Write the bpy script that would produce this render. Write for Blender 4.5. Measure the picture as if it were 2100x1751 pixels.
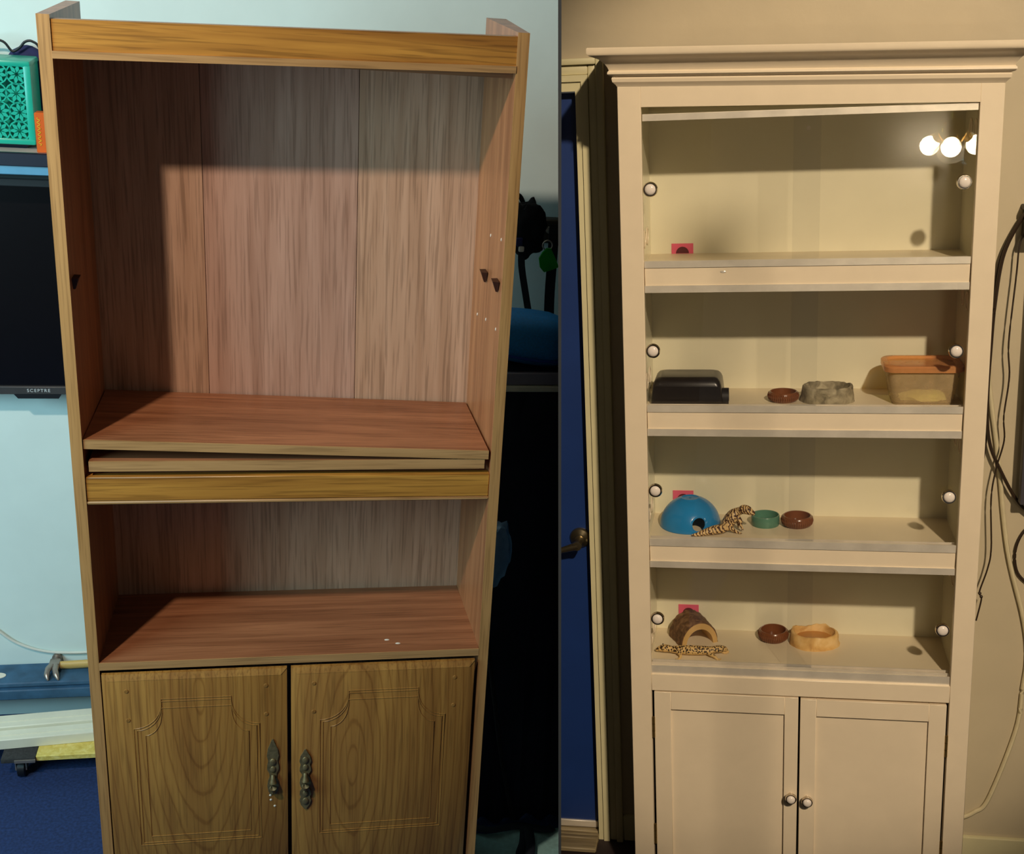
import bpy, bmesh, math, random
from mathutils import Vector, Matrix
from mathutils import noise as mnoise

# ------------------------------------------------------------------ camera, world, exposure, lights
for o in list(bpy.data.objects):
    bpy.data.objects.remove(o)
scene = bpy.context.scene
COL = scene.collection
CAM_H = 2.08
SP, CP = 0.3256, 0.9455            # sine and cosine of the camera's downward pitch
cam_d = bpy.data.cameras.new('camera')
cam = bpy.data.objects.new('camera', cam_d)
COL.objects.link(cam)
cam.location = (0, 0, CAM_H)
cam.rotation_euler = (math.pi / 2 - math.asin(SP), 0, 0)
cam_d.sensor_fit = 'HORIZONTAL'
cam_d.sensor_width = 36
cam_d.lens = 2500 / 2100 * 36
cam_d.shift_x = -98 / 2100
cam_d.clip_start = 0.05
scene.camera = cam
scene.view_settings.view_transform = 'Standard'
scene.view_settings.look = 'None'
scene.view_settings.gamma = 1
scene.view_settings.use_curve_mapping = False
scene.view_settings.exposure = 0.0

world = bpy.data.worlds.new('world')
scene.world = world
world.use_nodes = True
world.node_tree.nodes['Background'].inputs[0].default_value = (0.62, 0.58, 0.50, 1)
world.node_tree.nodes['Background'].inputs[1].default_value = 0.085


def room_matrix(rot, t):
    """Room axes (x along the cabinet, y into the wall, z up) placed in the world."""
    def w(v):
        return Vector((v[0], -SP * v[1] + CP * v[2], -CP * v[1] - SP * v[2]))
    ex = w((rot[0][0], rot[1][0], rot[2][0]))
    ez = -w((rot[0][1], rot[1][1], rot[2][1]))
    ey = w((rot[0][2], rot[1][2], rot[2][2]))
    p = w(t) + Vector((0, 0, CAM_H))
    m = Matrix((ex, ey, ez)).transposed().to_4x4()
    m.translation = p
    return m


ROOM = {
    'L': room_matrix([[0.97833, -0.08005, -0.19089], [-0.00112, 0.92018, -0.39149], [0.207, 0.38323, 0.90017]],
                     (-0.4844, 0.0226, 2.3159)),
    'R': room_matrix([[0.98602, 0.0367, 0.16253], [0.00755, 0.96466, -0.26338], [-0.16645, 0.26093, 0.95091]],
                     (0.5229, 0.0246, 2.7713)),
}
FLOOR = {'L': -1.2, 'R': -1.25}
WALL = {'L': 0.85, 'R': 0.27}


def light(name, kind, room, loc, energy, color, size=0.1, aim=None, size_y=None):
    d = bpy.data.lights.new(name, kind)
    d.energy = energy
    d.color = color
    if kind == 'AREA':
        d.size = size
        if size_y:
            d.shape = 'RECTANGLE'
            d.size_y = size_y
    else:
        d.shadow_soft_size = size
    o = bpy.data.objects.new(name, d)
    COL.objects.link(o)
    p = ROOM[room] @ Vector(loc)
    o.location = p
    if aim:
        o.rotation_euler = (ROOM[room] @ Vector(aim) - p).to_track_quat('-Z', 'Y').to_euler()
    return o


light('ceiling_lamp_left_offscreen', 'POINT', 'L', (-1.08, -1.3, 1.78), 135, (1.0, 0.83, 0.68), 0.045)
light('daylight_fill_left_offscreen', 'AREA', 'L', (-2.1, -1.1, 0.7), 52, (0.48, 0.86, 1.0), 1.2, (-0.1, 0.5, 0.0))  # added cool daylight fill; a window here is only assumed
key = light('ceiling_lamp_right_offscreen', 'SPOT', 'R', (1.5, -4.5, 3.25), 1060, (1.0, 0.80, 0.56), 0.09, (0.13, 0.15, 0.12))
key.data.spot_size = math.radians(23.6)
key.data.spot_blend = 0.45


# ------------------------------------------------------------------ materials
def lin(r, g, b):
    def f(c):
        c /= 255
        return c / 12.92 if c <= 0.04045 else ((c + 0.055) / 1.055) ** 2.4
    return (f(r), f(g), f(b), 1)


class NT:
    def __init__(self, name):
        self.m = bpy.data.materials.new(name)
        self.m.use_nodes = True
        self.t = self.m.node_tree
        self.b = self.t.nodes['Principled BSDF']
        self.out = self.t.nodes['Material Output']

    def n(self, kind, **kw):
        x = self.t.nodes.new(kind)
        for k, v in kw.items():
            if k.startswith('i_'):
                key = k[2:]
                x.inputs[int(key) if key.isdigit() else key].default_value = v
            else:
                setattr(x, k, v)
        return x

    def l(self, a, b):
        self.t.links.new(a, b)

    def coord(self, scale=(1, 1, 1), loc=(0, 0, 0)):
        c = self.n('ShaderNodeTexCoord')
        mp = self.n('ShaderNodeMapping')
        mp.inputs['Scale'].default_value = scale
        mp.inputs['Location'].default_value = loc
        self.l(c.outputs['Object'], mp.inputs['Vector'])
        return mp.outputs['Vector']

    def noise(self, vec, scale, detail=3, dist=0.0):
        x = self.n('ShaderNodeTexNoise')
        x.inputs['Scale'].default_value = scale
        x.inputs['Detail'].default_value = detail
        x.inputs['Distortion'].default_value = dist
        self.l(vec, x.inputs['Vector'])
        return x.outputs['Fac']

    def ramp(self, fac, stops):
        r = self.n('ShaderNodeValToRGB')
        e = r.color_ramp.elements
        while len(e) < len(stops):
            e.new(0.5)
        for el, (p, c) in zip(e, stops):
            el.position = p
            el.color = c
        self.l(fac, r.inputs['Fac'])
        return r.outputs['Color']

    def mix(self, fac, a, b, mode='MIX'):
        x = self.n('ShaderNodeMix', data_type='RGBA', blend_type=mode)
        for sock, v in ((x.inputs[0], fac), (x.inputs[6], a), (x.inputs[7], b)):
            if hasattr(v, 'links'):
                self.l(v, sock)
            else:
                sock.default_value = v
        return x.outputs[2]

    def math(self, op, a, b=0.0):
        x = self.n('ShaderNodeMath', operation=op)
        for i, v in enumerate((a, b)):
            if hasattr(v, 'links'):
                self.l(v, x.inputs[i])
            else:
                x.inputs[i].default_value = v
        return x.outputs[0]

    def bump(self, h, strength=0.2, dist=0.002):
        x = self.n('ShaderNodeBump')
        x.inputs['Strength'].default_value = strength
        x.inputs['Distance'].default_value = dist
        self.l(h, x.inputs['Height'])
        self.l(x.outputs[0], self.b.inputs['Normal'])


def plain(name, rgb, rough=0.5, metal=0.0, var=0.06, scale=30, bump=0.0, spec=0.5):
    k = NT(name)
    c = lin(*rgb)
    v = k.coord()
    f = k.noise(v, scale, 4)
    d = tuple(x * (1 - var) for x in c[:3]) + (1,)
    u = tuple(min(1, x * (1 + var)) for x in c[:3]) + (1,)
    k.l(k.ramp(f, [(0.3, d), (0.7, u)]), k.b.inputs['Base Color'])
    k.b.inputs['Roughness'].default_value = rough
    k.b.inputs['Metallic'].default_value = metal
    k.b.inputs['Specular IOR Level'].default_value = spec
    if bump:
        k.bump(k.noise(v, scale * 6, 3), bump)
    return k.m


def wood(name, light_c, dark_c, axis='z', rough=0.4, rings=None, pore=0.5, across=26, tone=1.0, coat=0.0):
    """Wood grain that runs along one axis; rings = (cx, cz, ax, az, freq) adds cathedral arches."""
    k = NT(name)
    s = {'x': (0.055, 1, 1), 'y': (1, 0.055, 1), 'z': (1, 1, 0.055)}[axis]
    big = k.noise(k.coord(s), across, 4, 0.7)
    col = k.ramp(big, [(0.30, lin(*dark_c)), (0.48, lin(*[(a + b) / 2 for a, b in zip(dark_c, light_c)])), (0.68, lin(*light_c))])
    if rings:
        cx, cz, ax, az, fr = rings
        c = k.n('ShaderNodeTexCoord')
        sep = k.n('ShaderNodeSeparateXYZ')
        k.l(c.outputs['Object'], sep.inputs[0])
        px = k.math('MULTIPLY', k.math('ADD', sep.outputs[0], -cx), ax)
        pz = k.math('MULTIPLY', k.math('ADD', sep.outputs[2], -cz), az)
        wob = k.math('MULTIPLY', k.noise(k.coord((1, 1, 0.25)), 7, 2, 0.3), 0.14)
        pz2 = k.math('ADD', pz, k.math('MULTIPLY', k.noise(k.coord((1, 1, 0.6)), 26, 3), 0.09))
        rr = k.math('SQRT', k.math('ADD', k.math('MULTIPLY', px, px), k.math('MULTIPLY', pz2, pz2)))
        ph = k.math('MULTIPLY', k.math('ADD', rr, wob), fr)
        sn = k.math('SINE', ph)
        rc = k.ramp(sn, [(0.0, (1, 1, 1, 1)), (0.80, (0.95, 0.92, 0.88, 1)), (0.98, (0.66, 0.58, 0.50, 1))])
        col = k.mix(0.7, col, rc, 'MULTIPLY')
    s2 = {'x': (0.03, 1, 1), 'y': (1, 0.03, 1), 'z': (1, 1, 0.03)}[axis]
    fine = k.noise(k.coord(s2), 240, 3, 0.2)
    pc = k.ramp(fine, [(0.36, (1 - pore, 1 - pore * 1.05, 1 - pore * 1.1, 1)), (0.50, (1, 1, 1, 1))])
    col = k.mix(1.0, col, pc, 'MULTIPLY')
    if tone != 1.0:
        col = k.mix(1.0, col, (tone, tone, tone, 1), 'MULTIPLY')
    k.l(col, k.b.inputs['Base Color'])
    k.b.inputs['Roughness'].default_value = rough
    k.b.inputs['Coat Weight'].default_value = coat
    k.b.inputs['Coat Roughness'].default_value = 0.2
    k.bump(fine, 0.10, 0.001)
    return k.m


def glass_mat(name, tint=(1, 1, 1), f0=0.045):
    k = NT(name)
    k.t.nodes.remove(k.b)
    tr = k.n('ShaderNodeBsdfTransparent')
    tr.inputs[0].default_value = (*tint, 1)
    gl = k.n('ShaderNodeBsdfGlossy')
    gl.inputs['Roughness'].default_value = 0.0
    lw = k.n('ShaderNodeLayerWeight')
    lw.inputs['Blend'].default_value = 0.5
    fac = k.math('ADD', k.math('MULTIPLY', k.math('POWER', lw.outputs['Facing'], 5.0), 1 - f0), f0)
    mx = k.n('ShaderNodeMixShader')
    k.l(fac, mx.inputs[0])
    k.l(tr.outputs[0], mx.inputs[1])
    k.l(gl.outputs[0], mx.inputs[2])
    k.l(mx.outputs[0], k.out.inputs[0])
    return k.m


def translucent(name, rgb, alpha, rough=0.3):
    k = NT(name)
    k.b.inputs['Base Color'].default_value = lin(*rgb)
    k.b.inputs['Roughness'].default_value = rough
    tr = k.n('ShaderNodeBsdfTransparent')
    tr.inputs[0].default_value = lin(*[min(255, c * 1.15 + 40) for c in rgb])
    mx = k.n('ShaderNodeMixShader')
    f = k.noise(k.coord(), 60, 4)
    fac = k.math('ADD', k.math('MULTIPLY', f, 0.25), alpha - 0.12)
    k.l(fac, mx.inputs[0])
    k.l(tr.outputs[0], mx.inputs[1])
    k.l(k.b.outputs[0], mx.inputs[2])
    k.l(mx.outputs[0], k.out.inputs[0])
    return k.m


def emit(name, rgb, strength):
    k = NT(name)
    k.b.inputs['Emission Color'].default_value = (*rgb, 1)
    k.b.inputs['Emission Strength'].default_value = strength
    return k.m


def spotted(name, base, spot, scale, thr, band=None, belly=None):
    """Lizard skin: irregular dark spots on a pale base, optional bands across x."""
    k = NT(name)
    v = k.coord()
    wob = k.n('ShaderNodeTexNoise')
    wob.inputs['Scale'].default_value = 160
    k.l(v, wob.inputs['Vector'])
    vv = k.n('ShaderNodeMix', data_type='RGBA')
    vv.inputs[0].default_value = 0.0022
    k.l(v, vv.inputs[6])
    k.l(wob.outputs['Color'], vv.inputs[7])
    vor = k.n('ShaderNodeTexVoronoi')
    vor.inputs['Scale'].default_value = scale
    vor.inputs['Randomness'].default_value = 0.9
    k.l(vv.outputs[2], vor.inputs['Vector'])
    fac = k.ramp(vor.outputs['Distance'], [(thr, (1, 1, 1, 1)), (thr + 0.07, (0, 0, 0, 1))])
    if band:
        wv = k.n('ShaderNodeTexWave')
        wv.inputs['Scale'].default_value = band[0]
        wv.inputs['Distortion'].default_value = 5
        wv.inputs['Detail'].default_value = 2
        wv.inputs['Detail Scale'].default_value = 2
        mp = k.n('ShaderNodeMapping')
        mp.inputs['Rotation'].default_value = band[1]
        k.l(v, mp.inputs['Vector'])
        k.l(mp.outputs[0], wv.inputs['Vector'])
        bf = k.ramp(wv.outputs['Fac'], [(0.60, (0, 0, 0, 1)), (0.72, (1, 1, 1, 1))])
        fac = k.mix(1.0, fac, bf, 'LIGHTEN')
    if belly is not None:
        sep = k.n('ShaderNodeSeparateXYZ')
        k.l(v, sep.inputs[0])
        up = k.ramp(k.math('MULTIPLY', k.math('ADD', sep.outputs[2], -belly), 160), [(0.2, (0, 0, 0, 1)), (0.8, (1, 1, 1, 1))])
        fac = k.mix(1.0, fac, up, 'MULTIPLY')
    k.l(k.mix(fac, lin(*base), lin(*spot)), k.b.inputs['Base Color'])
    k.b.inputs['Roughness'].default_value = 0.5
    k.bump(k.noise(v, 900, 2), 0.2, 0.0006)
    return k.m


def stone(name, c1, c2, c3, scale=40):
    k = NT(name)
    v = k.coord()
    f = k.noise(v, scale, 6, 0.8)
    k.l(k.ramp(f, [(0.3, lin(*c1)), (0.5, lin(*c2)), (0.7, lin(*c3))]), k.b.inputs['Base Color'])
    k.b.inputs['Roughness'].default_value = 0.7
    k.bump(k.noise(v, scale * 3, 5), 0.5, 0.002)
    return k.m


M = {}
# brown room
M['oak_h'] = wood('golden_oak_across', (206, 146, 62), (150, 96, 36), 'x', 0.38, pore=0.35)
M['oak_edge'] = wood('oak_edging', (196, 148, 92), (166, 118, 66), 'z', 0.42, pore=0.25)
M['oak_edge_h'] = wood('oak_edging_across', (196, 150, 98), (164, 120, 72), 'x', 0.42, pore=0.25)
M['lam_v'] = wood('brown_laminate_upright', (210, 168, 138), (182, 140, 110), 'z', 0.42, pore=0.30, across=34)
M['lam_gloss'] = wood('brown_laminate_glossy', (208, 166, 144), (178, 136, 114), 'z', 0.17, pore=0.24, across=30)
M['lam_side'] = wood('brown_laminate_side', (182, 122, 80), (146, 92, 58), 'z', 0.36, pore=0.22, across=30)
M['lam_h'] = wood('brown_laminate_across', (178, 118, 80), (136, 84, 54), 'x', 0.36, pore=0.25, across=34)
M['door_a'] = wood('oak_door_arched_grain', (180, 130, 62), (146, 98, 44), 'z', 0.42, (-0.19, 0.66, 9.0, 2.0, 46), pore=0.25)
M['door_b'] = wood('oak_door_knot_grain', (178, 128, 62), (144, 96, 44), 'z', 0.42, (0.12, 0.46, 9.5, 2.2, 42), pore=0.25)
M['brass_old'] = plain('aged_brass', (126, 110, 76), 0.42, 0.45, 0.3, 120)
M['dark_hole'] = plain('dark_brown_plastic', (60, 30, 16), 0.5)
M['chip'] = plain('chipped_white_core', (226, 214, 196), 0.7)
M['wall_cyan'] = plain('pale_aqua_wall_paint', (222, 238, 232), 0.75, 0, 0.03, 8, 0.12)
M['carpet'] = plain('navy_carpet', (28, 50, 96), 0.95, 0, 0.35, 140, 0.5)
M['black_gloss'] = plain('black_screen_glass', (9, 8, 12), 0.25)
M['tv_frame'] = plain('charcoal_tv_frame', (62, 60, 60), 0.4)
M['silver_print'] = plain('silver_print', (205, 208, 208), 0.4)
M['black_pl'] = plain('black_plastic', (14, 16, 22), 0.5)
M['navy_edge'] = plain('dark_navy_paint', (16, 26, 46), 0.5)
M['sky_edge'] = plain('sky_blue_paint', (92, 156, 190), 0.5)
M['shelf_white'] = plain('greyish_white_shelf_top', (196, 186, 182), 0.5)
M['teal'] = plain('teal_plastic', (30, 176, 150), 0.3, 0, 0.05)
M['orange'] = plain('orange_card', (218, 96, 24), 0.35)
M['yellow_print'] = plain('yellow_print', (240, 190, 40), 0.4)
M['navy_cloth'] = plain('navy_cloth', (34, 38, 84), 0.8, 0, 0.2, 60)
M['white_cord'] = plain('white_cord_plastic', (226, 226, 214), 0.45)
M['blue_bench'] = plain('worn_blue_bench_paint', (54, 92, 122), 0.6, 0, 0.25, 25, 0.2)
M['steel'] = plain('dull_steel', (168, 156, 146), 0.35, 0.7, 0.15)
M['ash'] = wood('pale_handle_wood', (224, 190, 116), (198, 158, 84), 'x', 0.45, pore=0.15)
M['white_wood'] = plain('white_painted_lumber', (232, 228, 206), 0.55, 0, 0.05, 20)
M['yellow_wood'] = stone('yellow_chipboard', (206, 178, 80), (224, 200, 104), (236, 216, 132), 60)
M['dark_mat'] = plain('dark_carpet_pad', (52, 52, 52), 0.95, 0, 0.3, 150, 0.4)
M['black_cloth'] = plain('black_cloth', (8, 9, 17), 0.9, 0, 0.3, 40, 0.2)
M['drape'] = plain('blue_black_drape', (11, 18, 36), 0.92, 0, 0.3, 12, 0.2)
M['strap'] = plain('dark_webbing', (10, 20, 32), 0.8, 0, 0.1, 200, 0.3)
M['green'] = plain('green_vinyl', (24, 158, 30), 0.35)
M['rail_wood'] = wood('dark_wood_rail', (92, 80, 62), (60, 50, 38), 'x', 0.6)
M['blue_bag'] = plain('bright_blue_mesh_fabric', (24, 136, 214), 0.5, 0, 0.15, 260, 0.6)
M['blue_deep'] = plain('deep_blue_line', (10, 62, 150), 0.5)
M['desk_grey'] = plain('grey_desk_edge', (128, 126, 140), 0.35)
M['desk_pale'] = plain('pale_desk_trim', (206, 208, 188), 0.4)
M['plastic_bag'] = translucent('pale_blue_plastic_film', (140, 172, 198), 0.6, 0.25)
M['pale_cloth'] = plain('pale_teal_cloth', (150, 192, 184), 0.9, 0, 0.12, 90, 0.3)
# white room
M['cream'] = plain('cream_gloss_paint', (232, 216, 190), 0.32, 0, 0.02, 20, 0.05)
M['cream_in'] = plain('cream_interior_paint', (226, 220, 192), 0.16, 0, 0.02, 14, 0.03)
M['cream_floor'] = plain('cream_shelf_paint', (222, 208, 178), 0.4, 0, 0.03, 14)
M['wall_tan'] = plain('tan_wall_paint', (190, 177, 150), 0.5, 0, 0.03, 10, 0.15)
M['trim_tan'] = plain('cream_trim_paint', (214, 206, 166), 0.5, 0, 0.04, 12)
M['alu'] = plain('brushed_aluminium', (236, 228, 214), 0.34, 0.45, 0.10, 18)
M['glass'] = glass_mat('clear_sliding_glass')
M['chrome'] = plain('polished_nickel', (214, 204, 190), 0.08, 1.0, 0.02)
M['porcelain'] = plain('white_porcelain', (236, 226, 218), 0.15, 0, 0.01)
M['brass'] = plain('worn_brass', (176, 150, 96), 0.3, 0.9, 0.2)
M['door_blue'] = plain('deep_blue_door_paint', (24, 52, 112), 0.42, 0, 0.08, 6)
M['nickel_sat'] = plain('satin_nickel', (150, 138, 112), 0.28, 0.95, 0.06)
M['floor_dark'] = plain('dark_wood_floor', (46, 34, 36), 0.6, 0, 0.25, 12)
M['threshold'] = wood('worn_threshold', (176, 160, 124), (120, 104, 74), 'x', 0.45)
M['pink'] = plain('pink_paper', (222, 96, 122), 0.8)
M['pink_hole'] = plain('dark_hole', (92, 36, 40), 0.8)
M['hide_black'] = plain('black_hide_plastic', (30, 26, 26), 0.28)
M['brown_glaze'] = plain('brown_glaze', (118, 70, 40), 0.22, 0, 0.1, 40)
M['teal_glaze'] = plain('sage_green_glaze', (84, 128, 108), 0.25, 0, 0.05)
M['grey_rock'] = stone('grey_rock_resin', (96, 88, 68), (142, 132, 106), (176, 166, 138), 45)
M['tan_rock'] = stone('tan_rock_resin', (196, 148, 82), (224, 182, 112), (236, 202, 142), 30)
M['tan_water'] = plain('amber_dish_floor', (186, 130, 66), 0.2)
M['tub'] = translucent('peach_plastic', (232, 204, 164), 0.30)
M['tub_lid'] = translucent('orange_plastic_lid', (232, 164, 106), 0.55, 0.2)
M['paper_white'] = plain('white_tissue', (236, 228, 210), 0.8)
M['dome_blue'] = plain('glossy_blue_plastic', (36, 128, 190), 0.22, 0, 0.03)
M['bark'] = stone('brown_bark', (78, 54, 34), (110, 80, 52), (140, 108, 76), 70)
M['log_wood'] = plain('pale_cut_wood', (206, 168, 106), 0.55, 0, 0.08)
M['gecko_a'] = spotted('banded_gecko_skin', (216, 184, 128), (74, 42, 18), 130, 0.30, (52, (0, 0.5, 0.4)))
M['gecko_b'] = spotted('spotted_gecko_skin', (214, 180, 118), (52, 34, 14), 210, 0.43, None, 0.006)
M['eye'] = plain('dark_eye', (20, 14, 10), 0.1)
M['black_cord'] = plain('dark_brown_cord', (44, 30, 18), 0.45)
M['tan_cord'] = plain('cream_cord', (206, 194, 160), 0.5)
M['grey_panel'] = plain('dark_grey_panel', (72, 70, 78), 0.5)
M['black_box'] = plain('black_bracket', (24, 20, 16), 0.5)
M['rug_dark'] = plain('shaggy_charcoal_rug', (48, 46, 52), 0.95, 0, 0.3, 150, 0.6)
M['fan_brass'] = plain('polished_brass', (212, 170, 70), 0.12, 1.0, 0.05)
M['bulb'] = emit('lit_bulb', (1.0, 0.84, 0.58), 70)
M['shade'] = glass_mat('clear_bell_shade', (0.96, 0.93, 0.88), 0.08)
M['partition'] = plain('grey_brown_divider_board', (58, 57, 56), 0.85)


# ------------------------------------------------------------------ mesh helpers
class B:
    def __init__(self):
        self.bm = bmesh.new()

    def box(self, x0, x1, y0, y1, z0, z1, bev=0.0, seg=1):
        t = bmesh.new()
        v = [t.verts.new(p) for p in ((x0, y0, z0), (x1, y0, z0), (x1, y1, z0), (x0, y1, z0),
                                      (x0, y0, z1), (x1, y0, z1), (x1, y1, z1), (x0, y1, z1))]
        for f in ((3, 2, 1, 0), (4, 5, 6, 7), (0, 1, 5, 4), (1, 2, 6, 5), (2, 3, 7, 6), (3, 0, 4, 7)):
            t.faces.new([v[i] for i in f])
        if bev:
            bmesh.ops.bevel(t, geom=list(t.edges), offset=bev, segments=seg, affect='EDGES', profile=0.5)
        self.join(t)
        return self

    def hexa(self, pts):
        """Eight corners: bottom four (counter-clockwise seen from above), then top four."""
        v = [self.bm.verts.new(p) for p in pts]
        for f in ((3, 2, 1, 0), (4, 5, 6, 7), (0, 1, 5, 4), (1, 2, 6, 5), (2, 3, 7, 6), (3, 0, 4, 7)):
            self.bm.faces.new([v[i] for i in f])
        return self

    def join(self, t, mat=None):
        if mat is not None:
            bmesh.ops.transform(t, matrix=mat, verts=t.verts)
        me = bpy.data.meshes.new('tmp')
        t.to_mesh(me)
        t.free()
        self.bm.from_mesh(me)
        bpy.data.meshes.remove(me)

    def rings(self, rings, close=True, cap=True):
        rv = [[self.bm.verts.new(p) for p in r] for r in rings]
        n = len(rv[0])
        for a, b in zip(rv, rv[1:]):
            for i in range(n if close else n - 1):
                j = (i + 1) % n
                self.bm.faces.new((a[i], a[j], b[j], b[i]))
        if cap:
            self.bm.faces.new(list(reversed(rv[0])))
            self.bm.faces.new(rv[-1])
        return self

    def tube(self, pts, r, seg=8, flat=1.0):
        pts = [Vector(p) for p in pts]
        rs = r if isinstance(r, (list, tuple)) else [r] * len(pts)
        up = Vector((0, 0, 1))
        out = []
        for i, p in enumerate(pts):
            a = pts[max(0, i - 1)]
            b = pts[min(len(pts) - 1, i + 1)]
            t = (b - a).normalized()
            s = t.cross(up)
            if s.length < 0.05:
                s = t.cross(Vector((0, 1, 0)))
            s.normalize()
            u = s.cross(t).normalized()
            out.append([p + (s * math.cos(2 * math.pi * k / seg) + u * flat * math.sin(2 * math.pi * k / seg)) * rs[i] for k in range(seg)])
        return self.rings(out)

    def lathe(self, prof, c, seg=32, axis='z', sx=1.0, sy=1.0, close=False):
        """prof: (radius, height) from the first to the last; axis z is up, axis y points out of the wall."""
        c = Vector(c)
        out = []
        for r, h in prof:
            ring = []
            for k in range(seg):
                a = 2 * math.pi * k / seg
                x, y = r * sx * math.cos(a), r * sy * math.sin(a)
                ring.append(c + (Vector((x, y, h)) if axis == 'z' else Vector((x, -h, y))))
            out.append(ring)
        if close:
            out.append(out[0])
            return self.rings(out, cap=False)
        return self.rings(out)

    def ball(self, c, r, sc=(1, 1, 1), seg=16):
        t = bmesh.new()
        bmesh.ops.create_uvsphere(t, u_segments=seg, v_segments=max(6, seg // 2), radius=r)
        self.join(t, Matrix.Translation(c) @ Matrix.Diagonal((*sc, 1)))
        return self

    def prism(self, poly, y0, y1):
        """Outline in x, z; thickness along y."""
        return self.rings([[(x, y0, z) for x, z in poly], [(x, y1, z) for x, z in poly]])


def smooth(pts, n=6):
    """Catmull-Rom through the points."""
    p = [Vector(q) for q in pts]
    out = []
    for i in range(len(p) - 1):
        a, b, c, d = p[max(0, i - 1)], p[i], p[i + 1], p[min(len(p) - 1, i + 2)]
        for k in range(n):
            t = k / n
            out.append(0.5 * ((2 * b) + (c - a) * t + (2 * a - 5 * b + 4 * c - d) * t * t + (3 * b - a - 3 * c + d) * t ** 3))
    out.append(p[-1])
    return out


def finish(bm, room, origin, clip=None):
    bmesh.ops.remove_doubles(bm, verts=bm.verts, dist=1e-6)
    if clip:
        inv = ROOM[room].inverted()
        co = inv @ Vector((clip, 0, 0))
        no = (inv.to_3x3() @ Vector((1, 0, 0))).normalized()
        g = list(bm.verts) + list(bm.edges) + list(bm.faces)
        left = room == 'L'
        bmesh.ops.bisect_plane(bm, geom=g, plane_co=co, plane_no=no, clear_outer=left, clear_inner=not left)
        edges = [e for e in bm.edges if e.is_boundary]
        if edges:
            bmesh.ops.holes_fill(bm, edges=edges, sides=0)
    bmesh.ops.recalc_face_normals(bm, faces=bm.faces)
    if origin is not None:
        bmesh.ops.translate(bm, verts=bm.verts, vec=-Vector(origin))


def mesh_obj(name, b, mat, angle=40):
    me = bpy.data.meshes.new(name)
    b.bm.to_mesh(me)
    b.bm.free()
    me.polygons.foreach_set('use_smooth', [True] * len(me.polygons))
    me.set_sharp_from_angle(angle=math.radians(angle))
    me.materials.append(M[mat] if isinstance(mat, str) else mat)
    o = bpy.data.objects.new(name, me)
    COL.objects.link(o)
    return o


ORG = {}


def tag(o, label=None, cat=None, group=None, kind=None):
    for k, v in (('label', label), ('category', cat), ('group', group), ('kind', kind)):
        if v:
            o[k] = v
    return o


def thing(room, name, loc, label, cat, group=None):
    o = bpy.data.objects.new(name, None)
    COL.objects.link(o)
    o.empty_display_size = 0.05
    o.matrix_world = ROOM[room] @ Matrix.Translation(loc)
    ORG[o.name] = (room, Vector(loc))
    return tag(o, label, cat, group)


def part(parent, name, b, mat, label=None, angle=40, clip=None):
    room, org = ORG[parent.name]
    finish(b.bm, room, org, clip)
    o = mesh_obj(name, b, mat, angle)
    o.parent = parent
    ORG[o.name] = (room, org)
    return tag(o, label)


def single(room, name, loc, b, mat, label, cat, group=None, angle=40, clip=None):
    finish(b.bm, room, loc, clip)
    o = mesh_obj(name, b, mat, angle)
    o.matrix_world = ROOM[room] @ Matrix.Translation(loc)
    ORG[o.name] = (room, Vector(loc))
    return tag(o, label, cat, group)


def struct(room, name, b, mat, clip=None, label=None):
    finish(b.bm, room, (0, 0, 0), clip)
    o = mesh_obj(name, b, mat)
    o.matrix_world = ROOM[room].copy()
    ORG[o.name] = (room, Vector((0, 0, 0)))
    return tag(o, label, None, None, 'structure')


# ------------------------------------------------------------------ the setting
CL, CR = -0.0017, 0.0017                    # faces of the divider between the two rooms (world x)
struct('L', 'wall_left', B().box(-2.2, 1.6, WALL['L'], WALL['L'] + 0.08, -1.6, 1.7), 'wall_cyan', CL, 'pale aqua painted wall of the brown cabinet room')
struct('L', 'floor', B().box(-2.2, 1.6, -2.3, WALL['L'] + 0.08, FLOOR['L'] - 0.06, FLOOR['L']), 'carpet', CL, 'navy carpet of the brown cabinet room')
struct('R', 'floor', B().box(-1.6, 2.2, -2.6, WALL['R'] + 0.08, FLOOR['R'] - 0.06, FLOOR['R']), 'floor_dark', CR, 'dark floor of the white cabinet room')
DX = -0.507                                 # casing edge beside the blue door
struct('R', 'wall_right', B().box(DX + 0.01, 2.2, WALL['R'], WALL['R'] + 0.08, -1.6, 1.8)
       .box(-1.2, DX + 0.01, WALL['R'], WALL['R'] + 0.08, 0.80, 1.8), 'wall_tan', CR, 'tan painted wall behind the white cabinet')
b = B().box(-0.0015, 0.0015, 1.15, 3.6, -0.35, 4.2)  # added board, long enough to keep each room's lamps out of the other
o = mesh_obj('added_partition', b, 'partition')
tag(o, 'thin grey board added to divide the two rooms', None, None, 'structure')


# the blue door with its casing
d = thing('R', 'door_1', (-0.55, 0.285, FLOOR['R']), 'deep blue painted door beside the white cabinet', None)
d['kind'] = 'structure'
part(d, 'door_leaf', B().box(-1.2, DX - 0.002, 0.292, 0.33, -1.225, 0.775), 'door_blue', clip=CR)
part(d, 'door_sweep', B().box(-1.2, DX - 0.006, 0.286, 0.293, -1.232, -1.212, 0.001), 'alu', clip=CR)
hx, hz = -0.5365, -0.362
rose = part(d, 'rose', B().lathe([(0.0, 0), (0.028, 0), (0.028, 0.003), (0.024, 0.009), (0.014, 0.014), (0.012, 0.018), (0.0, 0.018)], (hx, 0.292, hz), 40, 'y'), 'nickel_sat')
part(rose, 'rose_screw', B().lathe([(0.0, 0.006), (0.0035, 0.006), (0.0035, 0.0125), (0.0, 0.013)], (hx + 0.019, 0.292, hz - 0.003), 12, 'y'), 'brass_old')
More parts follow.
